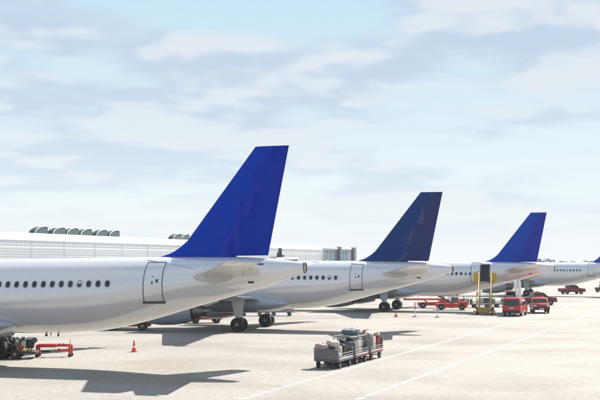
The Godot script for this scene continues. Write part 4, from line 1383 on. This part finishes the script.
	var acc = [M.teal, M.red_dull, M.red_dull]
	var carts = []
	for k in 3:
		var at = base + u * (2.95 * k)
		baggage_cart(lab[k], at, turn, 0.42 if k == 0 else 0.62, acc[k], 0.0 if k == 0 else 1.0)
		carts.append(Transform3D(Basis(Vector3.UP, turn), at))
	var dk = 0.556
	var c = carts[0]
	bag("duffel_bag", duffel(1.15, 0.30, M.bag_white, 1), "cream duffel bag across the near end of the first cart", c, Vector3(-0.88, dk, 0.05), PI / 2)
	bag("duffel_bag", duffel(0.95, 0.26, M.bag_pink, 2), "dusty pink bag hanging over the near left corner of the first cart", c, Vector3(-0.95, dk + 0.46, -0.38), 0.9)
	bag("suitcase", suitcase(Vector3(0.55, 0.62, 0.36), M.bag_white), "upright white suitcase on the first cart", c, Vector3(-0.42, dk, 0.40), 0.2)
	bag("suitcase", suitcase(Vector3(0.62, 0.55, 0.40), M.bag_tan), "tan suitcase on the first cart", c, Vector3(-0.40, dk, -0.28), -0.1)
	bag("suitcase", suitcase(Vector3(0.60, 0.70, 0.32), M.bag_black), "black suitcase leaning on the right side of the first cart", c, Vector3(0.28, dk, 0.34), 0.15, 0.12)
	bag("suitcase", suitcase(Vector3(0.72, 0.48, 0.42), M.bag_gray), "dark grey suitcase on the first cart", c, Vector3(0.22, dk, -0.30), 0.0)
	bag("duffel_bag", duffel(1.2, 0.24, M.bag_black, 3), "long black duffel bag on top of the first cart", c, Vector3(0.25, dk + 0.50, -0.20), 0.15)
	bag("suitcase", suitcase(Vector3(0.5, 0.6, 0.5), M.bag_gray), "grey suitcase at the far end of the first cart", c, Vector3(0.92, dk, 0.1), 0.1)
	bag("duffel_bag", duffel(1.0, 0.30, M.bag_white, 12), "plump cream bag on top of the first cart's near end", c, Vector3(-0.62, dk + 0.58, 0.15), 0.7)
	bag("duffel_bag", duffel(0.8, 0.26, M.bag_pink, 13), "beige bag slumped against the first cart's near panel", c, Vector3(-0.80, dk + 0.30, -0.45), 1.4)
	bag("suitcase", suitcase(Vector3(0.5, 0.3, 0.4), M.bag_black), "small black case on top of the first cart's far end", c, Vector3(0.85, dk + 0.6, 0.1), 0.4)
	c = carts[1]
	bag("suitcase", suitcase(Vector3(0.70, 0.72, 0.45), M.bag_gray), "grey hard suitcase at the near end of the middle cart", c, Vector3(-0.80, dk, 0.38), 0.05)
	bag("suitcase", suitcase(Vector3(0.70, 0.66, 0.45), M.bag_black), "black suitcase at the near end of the middle cart", c, Vector3(-0.80, dk, -0.25), 0.0)
	bag("suitcase", suitcase(Vector3(0.60, 0.75, 0.42), M.bag_white), "white suitcase in the middle of the middle cart", c, Vector3(-0.05, dk, 0.38), -0.05)
	bag("suitcase", suitcase(Vector3(0.65, 0.7, 0.5), M.bag_blue), "slate blue suitcase on the middle cart", c, Vector3(0.0, dk, -0.3), 0.1)
	bag("suitcase", suitcase(Vector3(0.62, 0.7, 0.7), M.bag_gray), "grey suitcase at the far end of the middle cart", c, Vector3(0.78, dk, 0.1), 0.0)
	bag("duffel_bag", duffel(1.9, 0.25, M.bag_black, 4), "long black bag lying across the top of the middle cart", c, Vector3(-0.05, dk + 0.70, 0.15), 0.05)
	bag("duffel_bag", duffel(1.3, 0.30, M.bag_blue, 5), "slate blue bag heaped highest on the middle cart", c, Vector3(0.1, dk + 1.02, -0.05), -0.3)
	bag("duffel_bag", duffel(0.8, 0.20, M.bag_white, 6), "small white bag on the blue bag of the middle cart", c, Vector3(0.6, dk + 1.15, 0.2), 0.5)
	c = carts[2]
	bag("suitcase", suitcase(Vector3(0.65, 0.74, 0.42), M.bag_black), "black suitcase at the near end of the far cart", c, Vector3(-0.80, dk, 0.38), 0.05)
	bag("suitcase", suitcase(Vector3(0.6, 0.8, 0.42), M.bag_white), "tall white suitcase in the middle of the far cart", c, Vector3(-0.1, dk, 0.38), 0.0)
	bag("suitcase", suitcase(Vector3(1.2, 0.7, 0.5), M.bag_gray), "grey trunk on the left side of the far cart", c, Vector3(-0.3, dk, -0.3), 0.0)
	bag("suitcase", suitcase(Vector3(0.6, 0.72, 0.5), M.bag_red), "red suitcase at the far end of the far cart", c, Vector3(0.75, dk, 0.35), 0.0)
	bag("duffel_bag", duffel(1.4, 0.27, M.bag_white, 7), "white duffel bag on top of the far cart", c, Vector3(0.2, dk + 0.76, 0.2), 0.1)
	bag("duffel_bag", duffel(0.9, 0.22, M.bag_red, 8), "red duffel bag on top of the far cart", c, Vector3(0.75, dk + 0.86, -0.15), 0.5)
	bag("duffel_bag", duffel(1.0, 0.22, M.bag_pink, 9), "pale pink bag at the far top corner of the far cart", c, Vector3(0.85, dk + 0.72, 0.40), 0.3)

	# distant carts
	var dl = ["grey cart with blue bags behind the orange-red belt loader", "grey cart with white case left of the yellow stairs", "grey cart with teal case right of the yellow stairs", "cart with blue and orange cases under the navy-tailed airliner", "low empty cart beside the blue and orange cases"]
	var dp = [Vector3(20.3, 0, -148.2), Vector3(23.1, 0, -147.6), Vector3(26.2, 0, -149.0), Vector3(-2.0, 0, -125.0), Vector3(-5.2, 0, -124.6)]
	var da = [M.gray, M.gray, M.teal, M.blue, M.red_dull]
	for k in 5:
		baggage_cart(dl[k], dp[k], 0.06, 0.5, da[k], 0.9 if k < 3 else 0.0)
		var t = Transform3D(Basis(Vector3.UP, 0.06), dp[k])
		if k == 0:
			bag("suitcase", suitcase(Vector3(0.9, 0.8, 0.6), M.bag_blue), "blue case on the cart behind the belt loaders", t, Vector3(-0.5, dk, 0.2), 0.0)
			bag("suitcase", suitcase(Vector3(0.8, 0.6, 0.6), M.bag_gray), "grey case on the cart behind the belt loaders", t, Vector3(0.5, dk, 0.2), 0.0)
		elif k == 1:
			bag("suitcase", suitcase(Vector3(0.8, 0.75, 0.5), M.bag_white), "white case on the cart left of the yellow stairs", t, Vector3(-0.2, dk, 0.3), 0.1)
			bag("suitcase", suitcase(Vector3(0.7, 0.7, 0.5), M.bag_black), "black case on the cart left of the yellow stairs", t, Vector3(0.65, dk, 0.3), 0.0)
		elif k == 2:
			bag("suitcase", suitcase(Vector3(0.8, 0.6, 0.5), M.teal), "teal case on the cart right of the yellow stairs", t, Vector3(0.1, dk, 0.3), 0.1)
		elif k == 3:
			bag("suitcase", suitcase(Vector3(0.9, 0.55, 0.6), M.blue), "blue case on the cart under the navy-tailed airliner", t, Vector3(-0.5, dk, 0.2), 0.0)
			bag("suitcase", suitcase(Vector3(0.8, 0.6, 0.6), M.orange), "orange case on the cart under the navy-tailed airliner", t, Vector3(0.45, dk, 0.2), 0.0)
